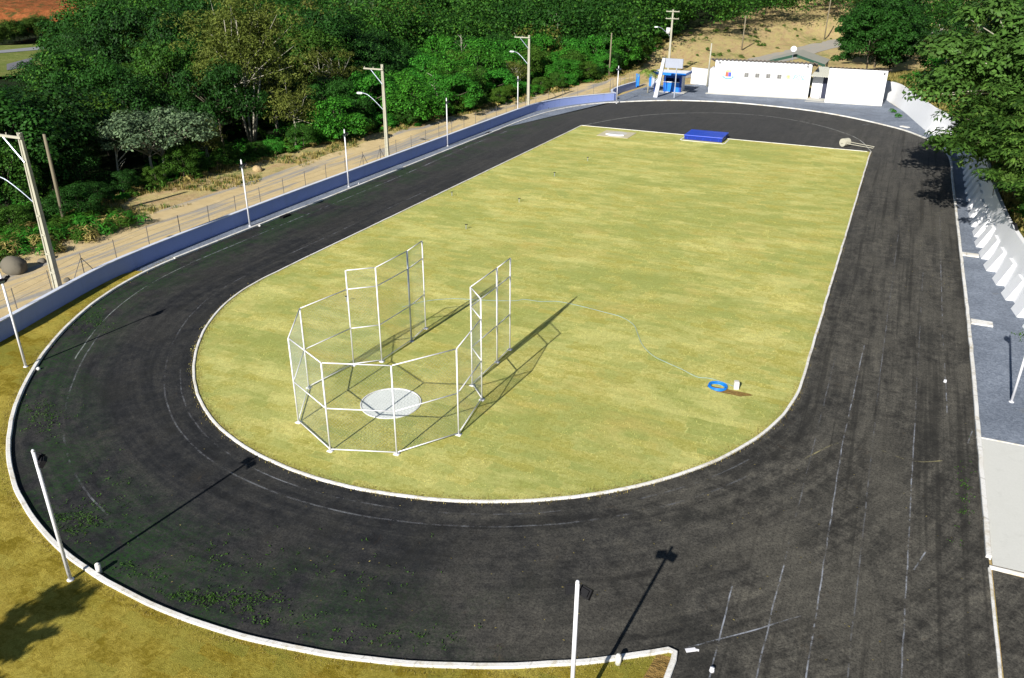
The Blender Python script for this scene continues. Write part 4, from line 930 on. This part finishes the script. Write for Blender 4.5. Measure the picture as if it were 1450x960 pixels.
# single trees one can pick out
hero_olive = make_proto('oh', 'olive', 'barkpale', 6.2, 2.4, 17.0, 230, 1.25, 120, .34, .11, seed=21, stems=4, limbs=14, tr=.15, hollow=.3, up=.05, lean=.7)
x, y = at(378, 196); plant(hero_olive, x-4, y+2, 1.0, 1.0, 'tallest olive-yellow feathery tree with pale stems, standing above the dark wood', name='olive_tree'); taken.append((x-4, y+2, 3.2))
x, y = at(232, 262); plant(PR['grey'][0], x-1.5, y+1, 1.15, 1.0, 'pale grey-green umbrella-shaped tree at the wood edge', name='umbrella_tree', rz=.6); taken.append((x-1.5, y+1, 3.6))
for px, py, s, k, lb in ((415, 205, .95, 1, 'small olive-yellow tree low beside the tallest olive one'), (300, 235, .6, 1, 'low olive-brown bushy tree between the pale umbrella tree and the tall olive'), (468, 150, 1.0, 0, 'olive-brown feathery tree left of the bright creeper slope'), (345, 120, 1.15, 0, 'olive-green feathery tree close behind the tallest olive one')):
    x, y = at(px, py); plant(PR['olive'][k], x, y, s, 1.0, lb, name='olive_tree'); taken.append((x, y, 2.6))
x, y = at(520, 62); plant(PR['grey'][0], x, y, 1.25, 1.5, 'silvery small crown deep in the dark wood above the second lamp pole', name='silver_tree'); taken.append((x, y, 3))
x, y = at(800, 60); plant(PR['grey'][0], x, y, 1.15, 1.7, 'pale flat-topped tree on a tall bare trunk in the wood behind the low wall', name='silver_tree'); taken.append((x, y, 3))
# vine-covered bright mounds on the slope between the lamp poles
for i, (px, py, s, hs) in enumerate([(515, 205, 1.0, .8), (560, 160, 1.1, .95), (610, 178, 1.0, .85), (655, 165, 1.0, .9), (600, 130, 1.15, 1.0), (700, 140, 1.0, .8), (540, 125, 1.1, 1.0), (660, 125, 1.1, .9), (720, 120, 1.0, 1.1), (800, 120, .9, .8), (770, 100, 1.0, .8)]):
    x, y = at(px, py); x = min(x, edge_x(y)-1.5)
    lb = ['bright green creeper-covered bushy tree at the wood edge right of the second lamp pole', 'bright green leafy mound directly behind the second lamp pole', 'bright creeper mound above the middle of the low wall', 'low bright creeper mound at the verge, halfway between two lamp poles', 'tall bright creeper mound in the middle of the slope', 'bright green mound at the verge just before the third lamp pole', 'bright mound higher on the slope, above the second lamp pole', 'bright mound high on the slope, halfway between two lamp poles', 'steep bright green vine cone behind the third lamp pole', 'small bright green tree past the third lamp pole at the verge', 'bright green tree in the second row past the third lamp pole'][i]
    plant(PR['bright'][i % 2], x, y, s, hs, lb, name='creeper_tree'); taken.append((x, y, 2.2))
bare = random.Random(4)
for px, py, h_, lb in ((716, 88, 6.5, 'bare pale crooked tree stem behind the third lamp pole'), (732, 84, 7.2, 'second bare pale stem behind the third lamp pole'), (786, 78, 9.0, 'tall straight bare trunk in the wood above the sunlit wall'), (620, 150, 5.0, 'thin dead stem on the creeper slope'), (655, 92, 7.5, 'slender bare trunk high on the creeper slope'), (505, 110, 7.0, 'bare grey stem above the second lamp pole'), (175, 255, 4.0, 'short dead tree at the verge before the umbrella tree')):
    x, y = at(px, py+12); y = min(y, 190); z = zf(x, y); m_ = MB(); top = Vector((x+bare.uniform(-.6, .6), y, z+h_)); m_.path(catmull([(x, y, z-.4), (x+bare.uniform(-.3, .3), y, z+h_*.4), (x+bare.uniform(-.4, .4), y, z+h_*.75), top], 4), [.13-.009*k for k in range(13)], 6)
    for k in range(6):
        u = .45+.09*k; b0_ = Vector((x, y, z+h_*u)); a = bare.uniform(0, 6.28); l_ = bare.uniform(.9, 2.0); m_.path([b0_, b0_+Vector((math.cos(a)*l_*.5, math.sin(a)*l_*.5, l_*.45)), b0_+Vector((math.cos(a)*l_, math.sin(a)*l_, l_*.75))], [.055, .035, .012], 4)
    tag(m_.build('bare_tree', M['barkpale'], None, True), lb, 'tree')
# the wood: every tree its own object out to about 150 m
sect = [(-80, 60, 'below the distant road strip'), (60, 130, 'above the bare wooden post'), (130, 270, 'by the pale umbrella tree'), (270, 400, 'around the tall olive tree'), (400, 500, 'before the second lamp pole'),
        (500, 600, 'around the second lamp pole'), (600, 690, 'beyond the middle of the wall'), (690, 790, 'around the third lamp pole'), (790, 880, 'beyond the sunlit wall end'), (880, 990, 'behind the kiosk and sign'), (990, 1240, 'beyond the sandy bank'), (1240, 1600, 'on the upper hillside')]
def sector(px): return next((s_[2] for s_ in sect if s_[0] <= px < s_[1]), 'at the edge of view')
desc = {'dark': ('dark green dense tree', 'dark green broad tree', 'very dark rounded tree'), 'mid': ('mid green leafy tree', 'mid green tall tree', 'mid green low spreading tree'), 'bright': ('fresh bright green bushy tree', 'fresh bright green pointed tree'), 'olive': ('olive-brown feathery tree', 'small olive feathery tree'), 'grey': ('grey-green tree',)}
rt = random.Random(5); cand = []
yy = 22.0
while yy < 185:
    xx = -52.0
    while xx > -165:
        x = xx+rt.uniform(-2.1, 2.1); y = yy+rt.uniform(-2.1, 2.1)
        if x < edge_x(y)-2.0: cand.append((x, y))
        xx -= 5.7
    yy += 5.3
for i in range(60): cand.append((rt.uniform(-60, -44), rt.uniform(128, 190)))
cand.sort(key=lambda p: p[0]**2+p[1]**2); nt_ = 0; farpos = []
for x, y in cand:
    if not free(x, y, 1.9): continue
    dist = math.hypot(x, y); px, py = to_px(x, y, 0); ptx, pty = to_px(x, y, 8)
    if px < -70 or px > 1500 or py < -20 or pty > 1000: continue
    n_ = mn.noise(Vector((x*.05, y*.05, 2))); r_ = rt.random()+n_*.8
    sp = 'dark' if r_ < .45 else 'mid' if r_ < .85 else 'olive' if r_ < .93 else 'bright'
    if 480 < px < 880 and py > 60 and rt.random() < (.6 if py > 100 else .3): sp = 'bright'
    if px < 330 and sp == 'bright': sp = 'dark'
    v = rt.randrange(len(PR[sp])); s = rt.uniform(.72, 1.32)*(1.1 if dist > 110 else 1); hs = rt.uniform(.75, 1.3)
    d_edge = edge_x(y)-x
    if d_edge < 6: s *= .72
    hmax = 99
    if px < 90 and dist < 200:
        hmax = 18-(90+53)*dist/1230*1.0
        if px < 30: hmax -= 0
        if hmax < 2.2: continue
        hs = min(hs, hmax/(PR[sp][v].h*s))
    if 105 < px < 270 and dist < 95 and d_edge > 3: hs *= .8
    if dist > 150 or nt_ >= 285: farpos.append((x, y, s, sp)); taken.append((x, y, 2)); continue
    depth = 'in the front row' if d_edge < 7 else 'in the second row' if d_edge < 14 else 'some rows back' if d_edge < 40 else 'deep in the wood'
    lb = f'{desc[sp][v]} {depth} {sector(px)}'
    plant(PR[sp][v], x, y, s, hs, lb, group='wood trees '+sector(px)); taken.append((x, y, 1.9*s)); nt_ += 1
print('individual forest trees', nt_, 'far', len(farpos))
# the far wood reads as one mass
rt = random.Random(9); Q = {'dark': [], 'mid': [], 'olive': []}
yy = 60.0
while yy < 420:
    xx = -330.0
    while xx < 150:
        x = xx+rt.uniform(-3.5, 3.5); y = yy+rt.uniform(-3.5, 3.5); xx += 7.6; dist = math.hypot(x, y)
        if dist < 148 or dist > 370: continue
        px, py = to_px(x, y, zf(x, y)); 
        if px < -80 or px > 1530: continue
        if abs(x-road_x(y)) < 7.5: continue
        if px >= 1200 and (dist < 165 or abs(x-road_x(y)) < 9): continue
        if 860 < px < 1205 and py > np.interp(px, [860, 940, 1000, 1060, 1120, 1200, 1300], [150, 88, 70, 58, 48, 41, 34]): continue    # road and sandy bank
        if x > -60 and y < 175 and x > edge_x(y): continue
        if px < 105 and dist < 205: continue                   # mown clearing
        if px < 135 and 200 <= dist < 330: continue   # red bank
        farpos.append((x, y, rt.uniform(1.2, 1.9), rt.choice(['dark', 'dark', 'mid', 'mid', 'mid'] if rt.random() < .9 else ['olive', 'mid'])))
    yy += 7.4
for x, y, s, sp in farpos:
    sp = sp if sp in Q else 'mid'; z = zf(x, y); hh = rt.uniform(.85, 1.15)
    if to_px(x, y, z)[0] < 135 and math.hypot(x, y) < 240: s *= .62
    cs, rr = crown_clumps(22, 3.7*s, .8, 7.2*s*hh, 1.45*s, seed=rt.randrange(9999))
    q = clump_leaves(cs, rr, 48, .50, .32); q[:, :, 0] += x; q[:, :, 1] += y; q[:, :, 2] += z; Q[sp].append(q)
for sp, l in Q.items():
    if l: o = quads('distant_wood', np.concatenate(l), LF[sp]); o['kind'] = 'stuff'; o['label'] = {'dark': 'distant dark green wood on the hill', 'mid': 'distant mid green wood on the hill', 'olive': 'distant olive patches of the wooded hill'}[sp]

be = random.Random(15); kb = 0
for y in np.arange(35.5, 172, 3.1):
    x = edge_x(y)-be.uniform(.3, 1.8); y_ = y+be.uniform(-.8, .8); px, py = to_px(x, y_, 0)
    if px < -20: continue
    sp = be.choice(['mid', 'dark', 'mid', 'bright']) if px > 430 else be.choice(['mid', 'dark', 'dark', 'mid', 'bright']); i_ = be.randrange(len(PR[sp])); s_ = be.uniform(.26, .46)
    plant(PR[sp][i_], x, y_, s_, be.uniform(.7, 1.0), {'mid': 'mid green', 'dark': 'dark green', 'bright': 'fresh green'}[sp]+' bush at the edge of the wood '+sector(px), 'bush', 'bushes along the wood edge', name='edge_bush'); kb += 1
# undergrowth along the wood edge and between the trunks
Q = {'mid': [], 'bright': [], 'dry': []}
for i in range(1500):
    y = rt.uniform(18, 178); k = rt.random(); d = (k**1.8)*24; x = edge_x(y)-d-rt.uniform(-.3, 1)
    px, py = to_px(x, y, 0)
    if px < -40 or py > 980: continue
    r = rt.uniform(.35, .95)*(1 if d > 2 else .6); z = zf(x, y); sp = 'dry' if d < 2.0 and rt.random() < .35 else ('bright' if rt.random() < .35 else 'mid')
    c = [(x, y, z+r*.35)]+[(x+rt.uniform(-1, 1)*r, y+rt.uniform(-1, 1)*r, z+rt.uniform(.1, .9)*r) for _ in range(3)]
    Q[sp].append(clump_leaves(c, [r*.7]*4, 34, .34, .13, .5))
for i in range(240):      # bushes by the bare post and boulder
    x, y = -52+rt.gauss(0, 2.0), rt.uniform(25, 41); 
    if x > -48.9: continue
    r = rt.uniform(.4, .9); z = zf(x, y); Q['bright' if rt.random() < .4 else 'mid' if rt.random() < .75 else 'dry'].append(clump_leaves([(x, y, z+r*.5)]*2, [r, r*.8], 60, .42, .07, .9, .4))
for sp, l in Q.items():
    o = quads('undergrowth', np.concatenate(l), LF[sp]); o['kind'] = 'stuff'; o['label'] = 'low %s undergrowth along the wood edge' % {'mid': 'green', 'bright': 'fresh green', 'dry': 'straw-coloured'}[sp]
Q = {'mid': [], 'feather': []}
for i in range(190):
    y = rt.uniform(142, 235); x = road_x(y)-rt.uniform(4, 30); z = zf(x, y)
    if mn.noise(Vector((x*.11, y*.11, 12))) < .02: continue
    r = rt.uniform(.25, .8); Q[rt.choice(['mid', 'feather'])].append(clump_leaves([(x, y, z+r*.3)]*2, [r, r*.7], 44, .34, .12, .9, .4))
for sp, l in Q.items():
    o = quads('bank_scrub', np.concatenate(l), LF[sp]); o['kind'] = 'stuff'; o['label'] = 'low scrub dotted over the sandy bank behind the buildings'
# dry grass tufts on the verge
def tufts(name, pts, leaf, hgt, nb, label, wd=.03):
    Ps = []
    for x, y, z in pts:
        n = nb; a = R_.rand(n)*6.28; l = hgt*(.5+.8*R_.rand(n)); sp_ = .5*hgt*R_.rand(n); b = np.stack([x+.12*R_.normal(size=n), y+.12*R_.normal(size=n), np.full(n, z-.03)], 1)
        tp = b+np.stack([np.cos(a)*sp_, np.sin(a)*sp_, l], 1); sd = np.stack([-np.sin(a), np.cos(a), 0*a], 1)*wd
        Ps.append(np.stack([b-sd, b+sd, tp+sd*.3, tp-sd*.3], 1))
    o = quads(name, np.concatenate(Ps), LF[leaf]); o['kind'] = 'stuff'; o['label'] = label
pts, pts2 = [], []
for i in range(9500):
    y = rt.uniform(15, 175); d = rt.gauss(1.4, 2.2); x = edge_x(y)+d
    if d < -1 or x > -49.6+ss(70, 140, y)*7.4: continue
    if mn.noise(Vector((x*.35, y*.18, 4))) < -.12: continue
    (pts if rt.random() < .66 else pts2).append((x, y, zf(x, y)))
tufts('dry_grass', pts, 'dry', .26, 9, 'straw-coloured dry grass on the verge between road and wood'); tufts('grass_tufts', pts2, 'feather', .24, 9, 'yellow-green grass tufts on the verge')

# weeds growing through the asphalt by the outer kerb
Ps = []
for px, py, sx, sy, n in [(300, 850, 60, 14, 520), (240, 850, 30, 8, 60), (110, 740, 35, 22, 420), (60, 590, 22, 25, 300), (125, 455, 28, 18, 260), (150, 700, 40, 40, 90), (330, 880, 70, 12, 160), (520, 905, 120, 22, 170), (1270, 620, 25, 60, 0), (1365, 700, 12, 60, 120), (340, 790, 90, 40, 130), (480, 830, 120, 50, 90), (190, 810, 30, 12, 90)]:
    for i in range(int(n*.42)):
        g = G(rt.gauss(px, sx*.75), rt.gauss(py, sy*.6)); rr = math.hypot(g.x-CX, g.y-CY)
        if g.y < 36 and rr > 23.0 and g.x < -4: continue
        k = rt.randrange(3, 8); c = np.array([[g.x, g.y, .03]])+R_.normal(size=(k, 3))*np.array([.05, .05, .012]); c[:, 2] = np.abs(c[:, 2])+.012
        Ps.append(leaf_quads(c, unit(k)*.8+np.array([0, 0, .6]), .07, .028))
o = quads('asphalt_weeds', np.concatenate(Ps), m_leaf('leaf_weed', (.012, .045, .006), (.035, .11, .012), (.06, .12, .02), .1)); o['kind'] = 'stuff'; o['label'] = 'small green weeds growing through the asphalt'
Ps = []
for i in range(420):
    if rt.random() < .4: g = G(rt.uniform(80, 1400), rt.uniform(560, 940))
    else: g = Vector((rt.gauss(3.5, 2.2), rt.uniform(50, 92), 0))
    if math.hypot(g.x-CX, min(0, g.y-CY)) < 16.4: continue
    Ps.append(leaf_quads(np.array([[g.x, g.y, .012]]), np.array([[.1, .1, 1.0]]), .07, .035, 0))
o = quads('fallen_leaves', np.concatenate(Ps), LF['dry']); o['kind'] = 'stuff'; o['label'] = 'scattered dry leaves and grit on the asphalt'

pts = []
for i in range(2600):
    L_ = inner[rt.randrange(1, len(inner)-1)]; q = L_+(inner[min(len(inner)-1, inner.index(L_)+1)]-L_)*rt.random(); d_ = Vector((CX, max(q.y, CY), 0))-q; d_.normalize(); q = q+d_*abs(rt.gauss(.10, .06)); pts.append((q.x, q.y, .03))
for i in range(1500):
    L_ = outer_curve[rt.randrange(len(outer_curve)-1)]; d_ = (L_-Vector((CX, CY, 0))).normalized(); t_ = Vector((-d_.y, d_.x, 0)); q = L_+d_*(.16+abs(rt.gauss(0, .06)))+t_*rt.uniform(-.3, .3); pts.append((q.x, q.y, .03))
tufts('kerb_grass', pts, 'dry', .07, 5, 'short straw-green grass fringing the kerbs', .012)
pts = []
for i in range(16000):
    x = rt.uniform(-33.2, -2); y = rt.uniform(20.5, 62)
    if y < CY and math.hypot(x-CX, y-CY) > 15.6: continue
    if math.hypot(x-cc[0], y-cc[1]) < 1.45: continue
    if mn.noise(Vector((x*.4, y*.6, 9))) > -.05: pts.append((x, y, .03))
tufts('lawn_blades', pts, 'lawn', .055, 7, 'loose straw-green blades standing up from the lawn', .012)
# rocks on the verge
def rock(name, x, y, z, r, label, mat, group=None, seed=0):
    import bmesh
    bm = bmesh.new(); bmesh.ops.create_icosphere(bm, subdivisions=3, radius=1)
    for v in bm.verts:
        k = 1+.22*mn.noise(v.co*1.1+Vector((seed, 0, 0)))+.09*mn.noise(v.co*3.2+Vector((seed, 5, 0))); v.co = Vector((v.co.x*r*k*1.05, v.co.y*r*k*.9, v.co.z*r*k*.85))
    me = bpy.data.meshes.new(name); bm.to_mesh(me); bm.free(); me.materials.append(mat); me.polygons.foreach_set('use_smooth', [True]*len(me.polygons))
    o = bpy.data.objects.new(name, me); C.objects.link(o); o.location = (x, y, z); return tag(o, label, 'rock', group)
x, y = at(22, 388); rock('boulder', x-.3, y+.2, .4, .74, 'big rounded grey boulder beside the dirt road', M['rock'])
for i, (px, py, r) in enumerate([(365, 243, .45), (60, 372, .28), (75, 366, .2), (768, 128, .5), (800, 122, .45), (745, 140, .3), (95, 398, .2)]):
    x, y = at(px, py); rock('verge_rock', x, y, zf(x, y)+.1, r, ['pale rock on the grassy verge between the first and second lamp pole', 'small rock just beside the boulder', 'smaller rock further along from the boulder', 'tan rock on the verge right of the third lamp pole', 'tan rock at the wood edge above the sunlit wall', 'small tan rock at the foot of the verge near the third lamp pole', 'tiny rock at the road edge by the boulder'][i], M['sandbank'] if px > 300 else M['rock'], 'rocks on the verge', i*3.1)

# mown clearing, road strip and red earth bank far away
def quadsheet(name, pts, dz, mat, n=8):
    P4 = [Vector(at(*p)+(0,)) for p in pts]; vs = []
    for j in range(n+1):
        for i in range(n+1):
            u, v = i/n, j/n; q = (P4[0]*(1-u)+P4[1]*u)*(1-v)+(P4[3]*(1-u)+P4[2]*u)*v; vs.append((q.x, q.y, zf(q.x, q.y)+dz))
    m = n+1; mb = MB(); mb.add(vs, [(j*m+i, j*m+i+1, j*m+m+i+1, j*m+m+i) for j in range(n) for i in range(n)]); o = mb.build(name, mat, None, True); o['kind'] = 'structure'; return o
quadsheet('mown_grass', [(-60, 112), (170, 96), (150, 60), (-60, 68)], .5, m_turf('mown_turf', (.13, .17, .04), (.26, .27, .09), (.11, .17, .03), (.28, .25, .09), .3))
quadsheet('distant_road', [(-60, 85.5), (86, 71.5), (86, 67.5), (-60, 80)], .56, plain('distant_asphalt', (.25, .26, .28), .9, .2))
quadsheet('distant_road', [(10, 101), (46, 94), (46, 86), (10, 93)], .58, plain('distant_asphalt_near', (.16, .16, .18), .9, .2))
bl = resample([Vector(at(px, 47)+(0,)) for px in (-90, 30, 160)], 3.0); NBk = normals2(bl); vs = []; offs = [(-4, -1), (0, .3), (2, 2.2), (5, 4.6), (8, 6.0), (14, 6.6), (26, 7.4), (44, 9.4)]
sg = 1 if (NBk[0].x < 0) else -1
for p, n_ in zip(bl, NBk):
    for k, (o_, z) in enumerate(offs):
        nz = mn.noise(Vector((p.x*.12, p.y*.12, k*.6))); q = p+n_*sg*(o_+2.2*nz); vs.append((q.x, q.y, z*.95+.8*nz*(k > 0)))
m = len(offs); mb = MB(); mb.add(vs, [(i*m+k, i*m+k+1, i*m+m+k+1, i*m+m+k) for i in range(len(bl)-1) for k in range(m-1)]); o = mb.build('earth_bank', M['red']); o['kind'] = 'structure'
# grassy reeds before the bank
pr_reed = make_proto('re', 'feather', 'bark', 2.2, .2, 5.0, 40, .8, 70, 1.1, .10, seed=31, up=1.6, limbs=3, tr=.06, squash=1.6)
for i, px in enumerate(range(-20, 125, 12)):
    x, y = at(px, 62-.1*px+rt.uniform(-2, 2)); plant(pr_reed, x, y, rt.uniform(.8, 1.05), rt.uniform(.75, .95), 'feathery bamboo clump in the row before the red earth bank', 'bamboo', 'bamboo clumps before the red bank', name='bamboo_clump')
for px, py in ((-10, 24), (12, 20), (30, 22), (-30, 26), (46, 19)):
    x, y = at(px, 20); x *= 1.0; plant(PR['dark'][0], *at(px, py), 1.5, 1.1, 'dark tree on top of the red earth bank', 'tree', 'trees on top of the red bank', z=8.2)

# ---------------- right-hand hillside
big_broad = make_proto('rb', 'broad', 'barkpale', 6.0, 1.8, 11.0, 200, 1.05, 170, .34, .19, seed=41, stems=3, limbs=30, tr=.20, hollow=.5, up=.5, lean=.9, rnd=.4)
feather = make_proto('rf', 'feather', 'bark', 4.2, .9, 5.6, 130, .85, 120, .32, .11, seed=42, stems=4, limbs=16, tr=.09, hollow=.5, up=.8, rnd=.35, squash=.45)
dark_big = make_proto('rd', 'dark', 'bark', 5.2, .2, 11.5, 150, 1.2, 190, .33, .2, seed=43, hollow=.6)
sprig = make_proto('rs', 'grey', 'bark', 1.5, .6, 2.4, 18, .5, 60, .24, .12, seed=44, stems=2, limbs=6, tr=.04, up=.6)
def hill(proto, x, y, s, hs, lb, nm='hillside_tree', cat='tree', group=None, rz=None): return plant(proto, x, y, s, hs, lb, cat, group, z=hill_z(x, y)-.15, name=nm, rz=rz)
hill(big_broad, 9.9, 75.5, 1.28, .98, 'big broad-leaved tree with pale limbs overhanging the retaining wall and track', 'broadleaf_tree', rz=.4)
hill(big_broad, 16.0, 90, 1.35, 1.15, 'tall broad-leaved tree rising behind the big overhanging one', 'broadleaf_tree', rz=2.6)
hill(big_broad, 15.5, 68, .95, 1.0, 'broad-leaved tree in shade at the edge of the slope above the buttresses', 'broadleaf_tree', rz=4.4)
hill(feather, 9.4, 67.0, 1.4, 1.05, 'feathery yellow-green tree leaning over the buttressed wall', 'feathery_tree', rz=1.0)
hill(feather, 11.6, 61.5, 1.3, .85, 'low feathery tree above the wall floodlight', 'feathery_tree', rz=2.9)
hill(big_broad, 9.0, 84.0, .68, .72, 'smaller broad-leaved tree hanging over the far part of the retaining wall', 'broadleaf_tree', rz=3.3)
hill(feather, 8.2, 90.0, .8, .8, 'small feathery tree at the wall under the big broad-leaved one', 'feathery_tree', rz=5.0)
hill(feather, 11.9, 57.5, 1.0, .8, 'low feathery tree at the wall top just behind the floodlight', 'feathery_tree', rz=3.6)
hill(feather, 13.6, 64.5, 1.0, 1.2, 'taller feathery tree behind those leaning over the buttresses', 'feathery_tree', rz=5.5)
hill(feather, 8.9, 73.0, 1.1, 1.0, 'feathery tree at the wall below the pale limbs of the broad-leaved tree', 'feathery_tree', rz=1.9)
hill(feather, 14.8, 55.5, .8, .6, 'low feathery bush on the slope nearest the buttresses', 'feathery_tree', rz=.2)
hill(sprig, 7.9, 68.5, .95, .7, 'pale sprig of leaves poking over the wall towards the kerb', 'wall_shrub', 'shrub')
for i, (px, py, z, s, hs, lb) in enumerate([(1222, 128, 0, 1.0, 1.05, 'large dark dense tree directly behind the plain square building'), (1258, 112, 1, .95, 1.0, 'dark dense tree right behind the corner of the plain building'), (1240, 85, 2, 1.1, 1.1, 'tall dark tree in the second row behind the plain building')]):
    x, y = at(px, py, z); plant(dark_big, x, y+3, s, hs, lb, z=max(0, hill_z(x, y)*.5)-.2, name='dark_tree')
rt = random.Random(77); k = 0
spots = []
for i in range(900):
    x = rt.uniform(4, 75); y = rt.uniform(92, 178); hx = min(hl, key=lambda p: abs(p.y-y)).x
    if x < hx+2.5+1.5*(y < 125): continue
    px, py = to_px(x, y, hill_z(x, y)); 
    if px > 1530 or px < 1150 or py < -40: continue
    if px < 1330 and py > 88: continue   # keep the dry grassy slope open
    if any((x-a)**2+(y-b)**2 < 4.6**2 for a, b in spots): continue
    spots.append((x, y)); px_, sp = px, rt.choice(['mid', 'mid', 'dark', 'olive', 'bright']); v = rt.randrange(len(PR[sp]))
    hill(PR[sp][v], x, y, rt.uniform(.75, 1.1), rt.uniform(.8, 1.05), f'{desc[sp][v]} '+('above the dry grassy slope' if px < 1330 else 'behind the big broad-leaved tree' if y < 130 else 'high on the hillside'), group='hillside trees')
    k += 1
    if k > 70: break
print('hill trees', k)
for x, y, s_, hs, lb in ((9.0, 70.0, 1.15, .95, 'feathery tree hanging low over the wall beside the pale sprig'), (8.8, 78.5, 1.2, 1.0, 'feathery tree over the wall under the big broad-leaved crown'), (10.6, 64.0, 1.1, 1.25, 'rounded feathery tree standing above the middle of the wall')):
    hill(feather, x, y, s_, hs, lb, 'feathery_tree', rz=x*7)
# shrubs and long grass on the slope behind the wall
Q = {'mid': [], 'bright': [], 'dry': [], 'feather': []}
for i in range(1300):
    y = rt.uniform(47, 150); hx = min(hl, key=lambda p: abs(p.y-y)).x; x = hx+.5+abs(rt.gauss(0, 7)); z = hill_z(x, y)
    if (to_px(x, y, z)[0] > 1500): continue
    k_ = mn.noise(Vector((x*.12, y*.12, 7)))+rt.uniform(-.3, .3); sp = 'mid' if k_ > .25 else 'bright' if k_ > .12 else 'feather' if k_ > -.12 else 'dry'
    r = rt.uniform(.25, .6)*(1.5 if sp in ('mid', 'bright') else 1)
    Q[sp].append(clump_leaves([(x, y, z+r*.3)]*2, [r, r*.7], 46, .36, .09 if sp != 'mid' else .2, .9, .45))
for sp, l in Q.items():
    o = quads('slope_growth', np.concatenate(l), LF[sp]); o['kind'] = 'stuff'; o['label'] = 'mixed shrubs and long grass covering the slope behind the retaining wall'
pts = []
for i in range(4200):
    y = rt.uniform(46, 165); hx = min(hl, key=lambda p: abs(p.y-y)).x; x = hx+.2+abs(rt.gauss(0, 6)); z = hill_z(x, y)
    if to_px(x, y, z)[0] < 1500: pts.append((x, y, z))
tufts('long_grass', pts, 'dry', .5, 8, 'long dry grass on the slope behind the retaining wall')
pts = [(9.2+rt.gauss(0, .5), 46.5+rt.gauss(0, .8), .02) for i in range(140)]; tufts('grass_tufts', pts, 'feather', .12, 8, 'short grass at the near foot of the retaining wall')
g = G(1258, 218); 
for px, py, lb in ((1262, 219, 'small green shrub at the foot of the wall near the plain building'), (1270, 226, 'second small green shrub lower at the wall foot, near the far kerb')):
    x, y = at(px-4, py-85+2) if False else at(px, 160 if px < 1265 else 167); t_ = thing('wall_shrub', (x, y, 0), lb, 'shrub', 'shrubs at the wall foot')
    quads('foliage', clump_leaves([(0, 0, .3), (.3, .2, .2)], [.4, .3], 90, .2, .1), LF['bright'], t_)

# ---------------- palm by the gate
def palm(x, y, h, label):
    t = thing('palm_tree', (x, y, 0), label, 'palm'); mb = MB()
    mb.path([(x, y, -.1), (x+.03, y, h*.5), (x, y+.05, h)], [.13, .09, .08], 10); mb.build('trunk', M['barkpale'], t, True)
    for i in range(13):
        a = i*2.4; el = 1.15-.09*(i % 7)*1.4; L = 2.0; Qd = []
        pts = [Vector((x+math.cos(a)*L*u*math.cos(el*(1-u*.6)), y+math.sin(a)*L*u*math.cos(el*(1-u*.6)), h+L*u*math.sin(el)-1.15*u*u*L*.8)) for u in np.linspace(0, 1, 9)]
        m_ = MB(); m_.path(pts, [.02]*8+[.006], 4)
        for q0, q1 in zip(pts[1:], pts[2:]):
            for w_ in (0, .5):
                q = q0.lerp(q1, w_); dd = (q1-q0).normalized(); sd = dd.cross(Vector((0, 0, 1))).normalized()
                for s_ in (-1, 1):
                    e = q+sd*s_*.42+dd*.18-Vector((0, 0, .12)); m_.add([q-dd*.06, q+dd*.06, e+dd*.03, e-dd*.03], [(0, 1, 2, 3)])
        m_.build('frond', LF['palm'], t)
x, y = at(917, 131.5); palm(x, y, 2.9, 'small palm tree with arching yellow-green fronds by the gate')
# conifer outside the frame whose shadow falls on the near lawn
x, y = -21.35, -1.2
t = thing('conifer_tree', (x, y, 0), 'tiered conifer whose shadow crosses the corner of the near lawn', 'tree'); mb = MB(); mb.tube((x, y, 0), (x, y, 8.2), .14, .03, 8); mb.build('trunk', M['bark'], t)
P_, N_ = [], []
for k in range(7):
    z = 2.2+k*.88; Lb = 2.5*(1-k/8.5)
    for j in range(6):
        a = j*PI/3+k*.5
        for u in np.linspace(.1, 1, 60):
            for _ in range(6): P_.append((x+math.cos(a)*Lb*u+R_.normal()*.11, y+math.sin(a)*Lb*u+R_.normal()*.11, z+.25*u*u+R_.normal()*.05)); N_.append(R_.normal(size=3))
quads('crown', leaf_quads(np.array(P_), np.array(N_), .22, .10), LF['dark'], None).parent = None
o = bpy.data.objects['crown'] if 'crown' in bpy.data.objects and bpy.data.objects['crown'].parent is None else [q for q in bpy.data.objects if q.name.startswith('crown') and q.parent is None and q.users_collection][0]
o.parent = t; o.matrix_parent_inverse = t.matrix_world.inverted(); o.location = (-x, -y, 0); o.matrix_parent_inverse = Matrix.Identity(4)
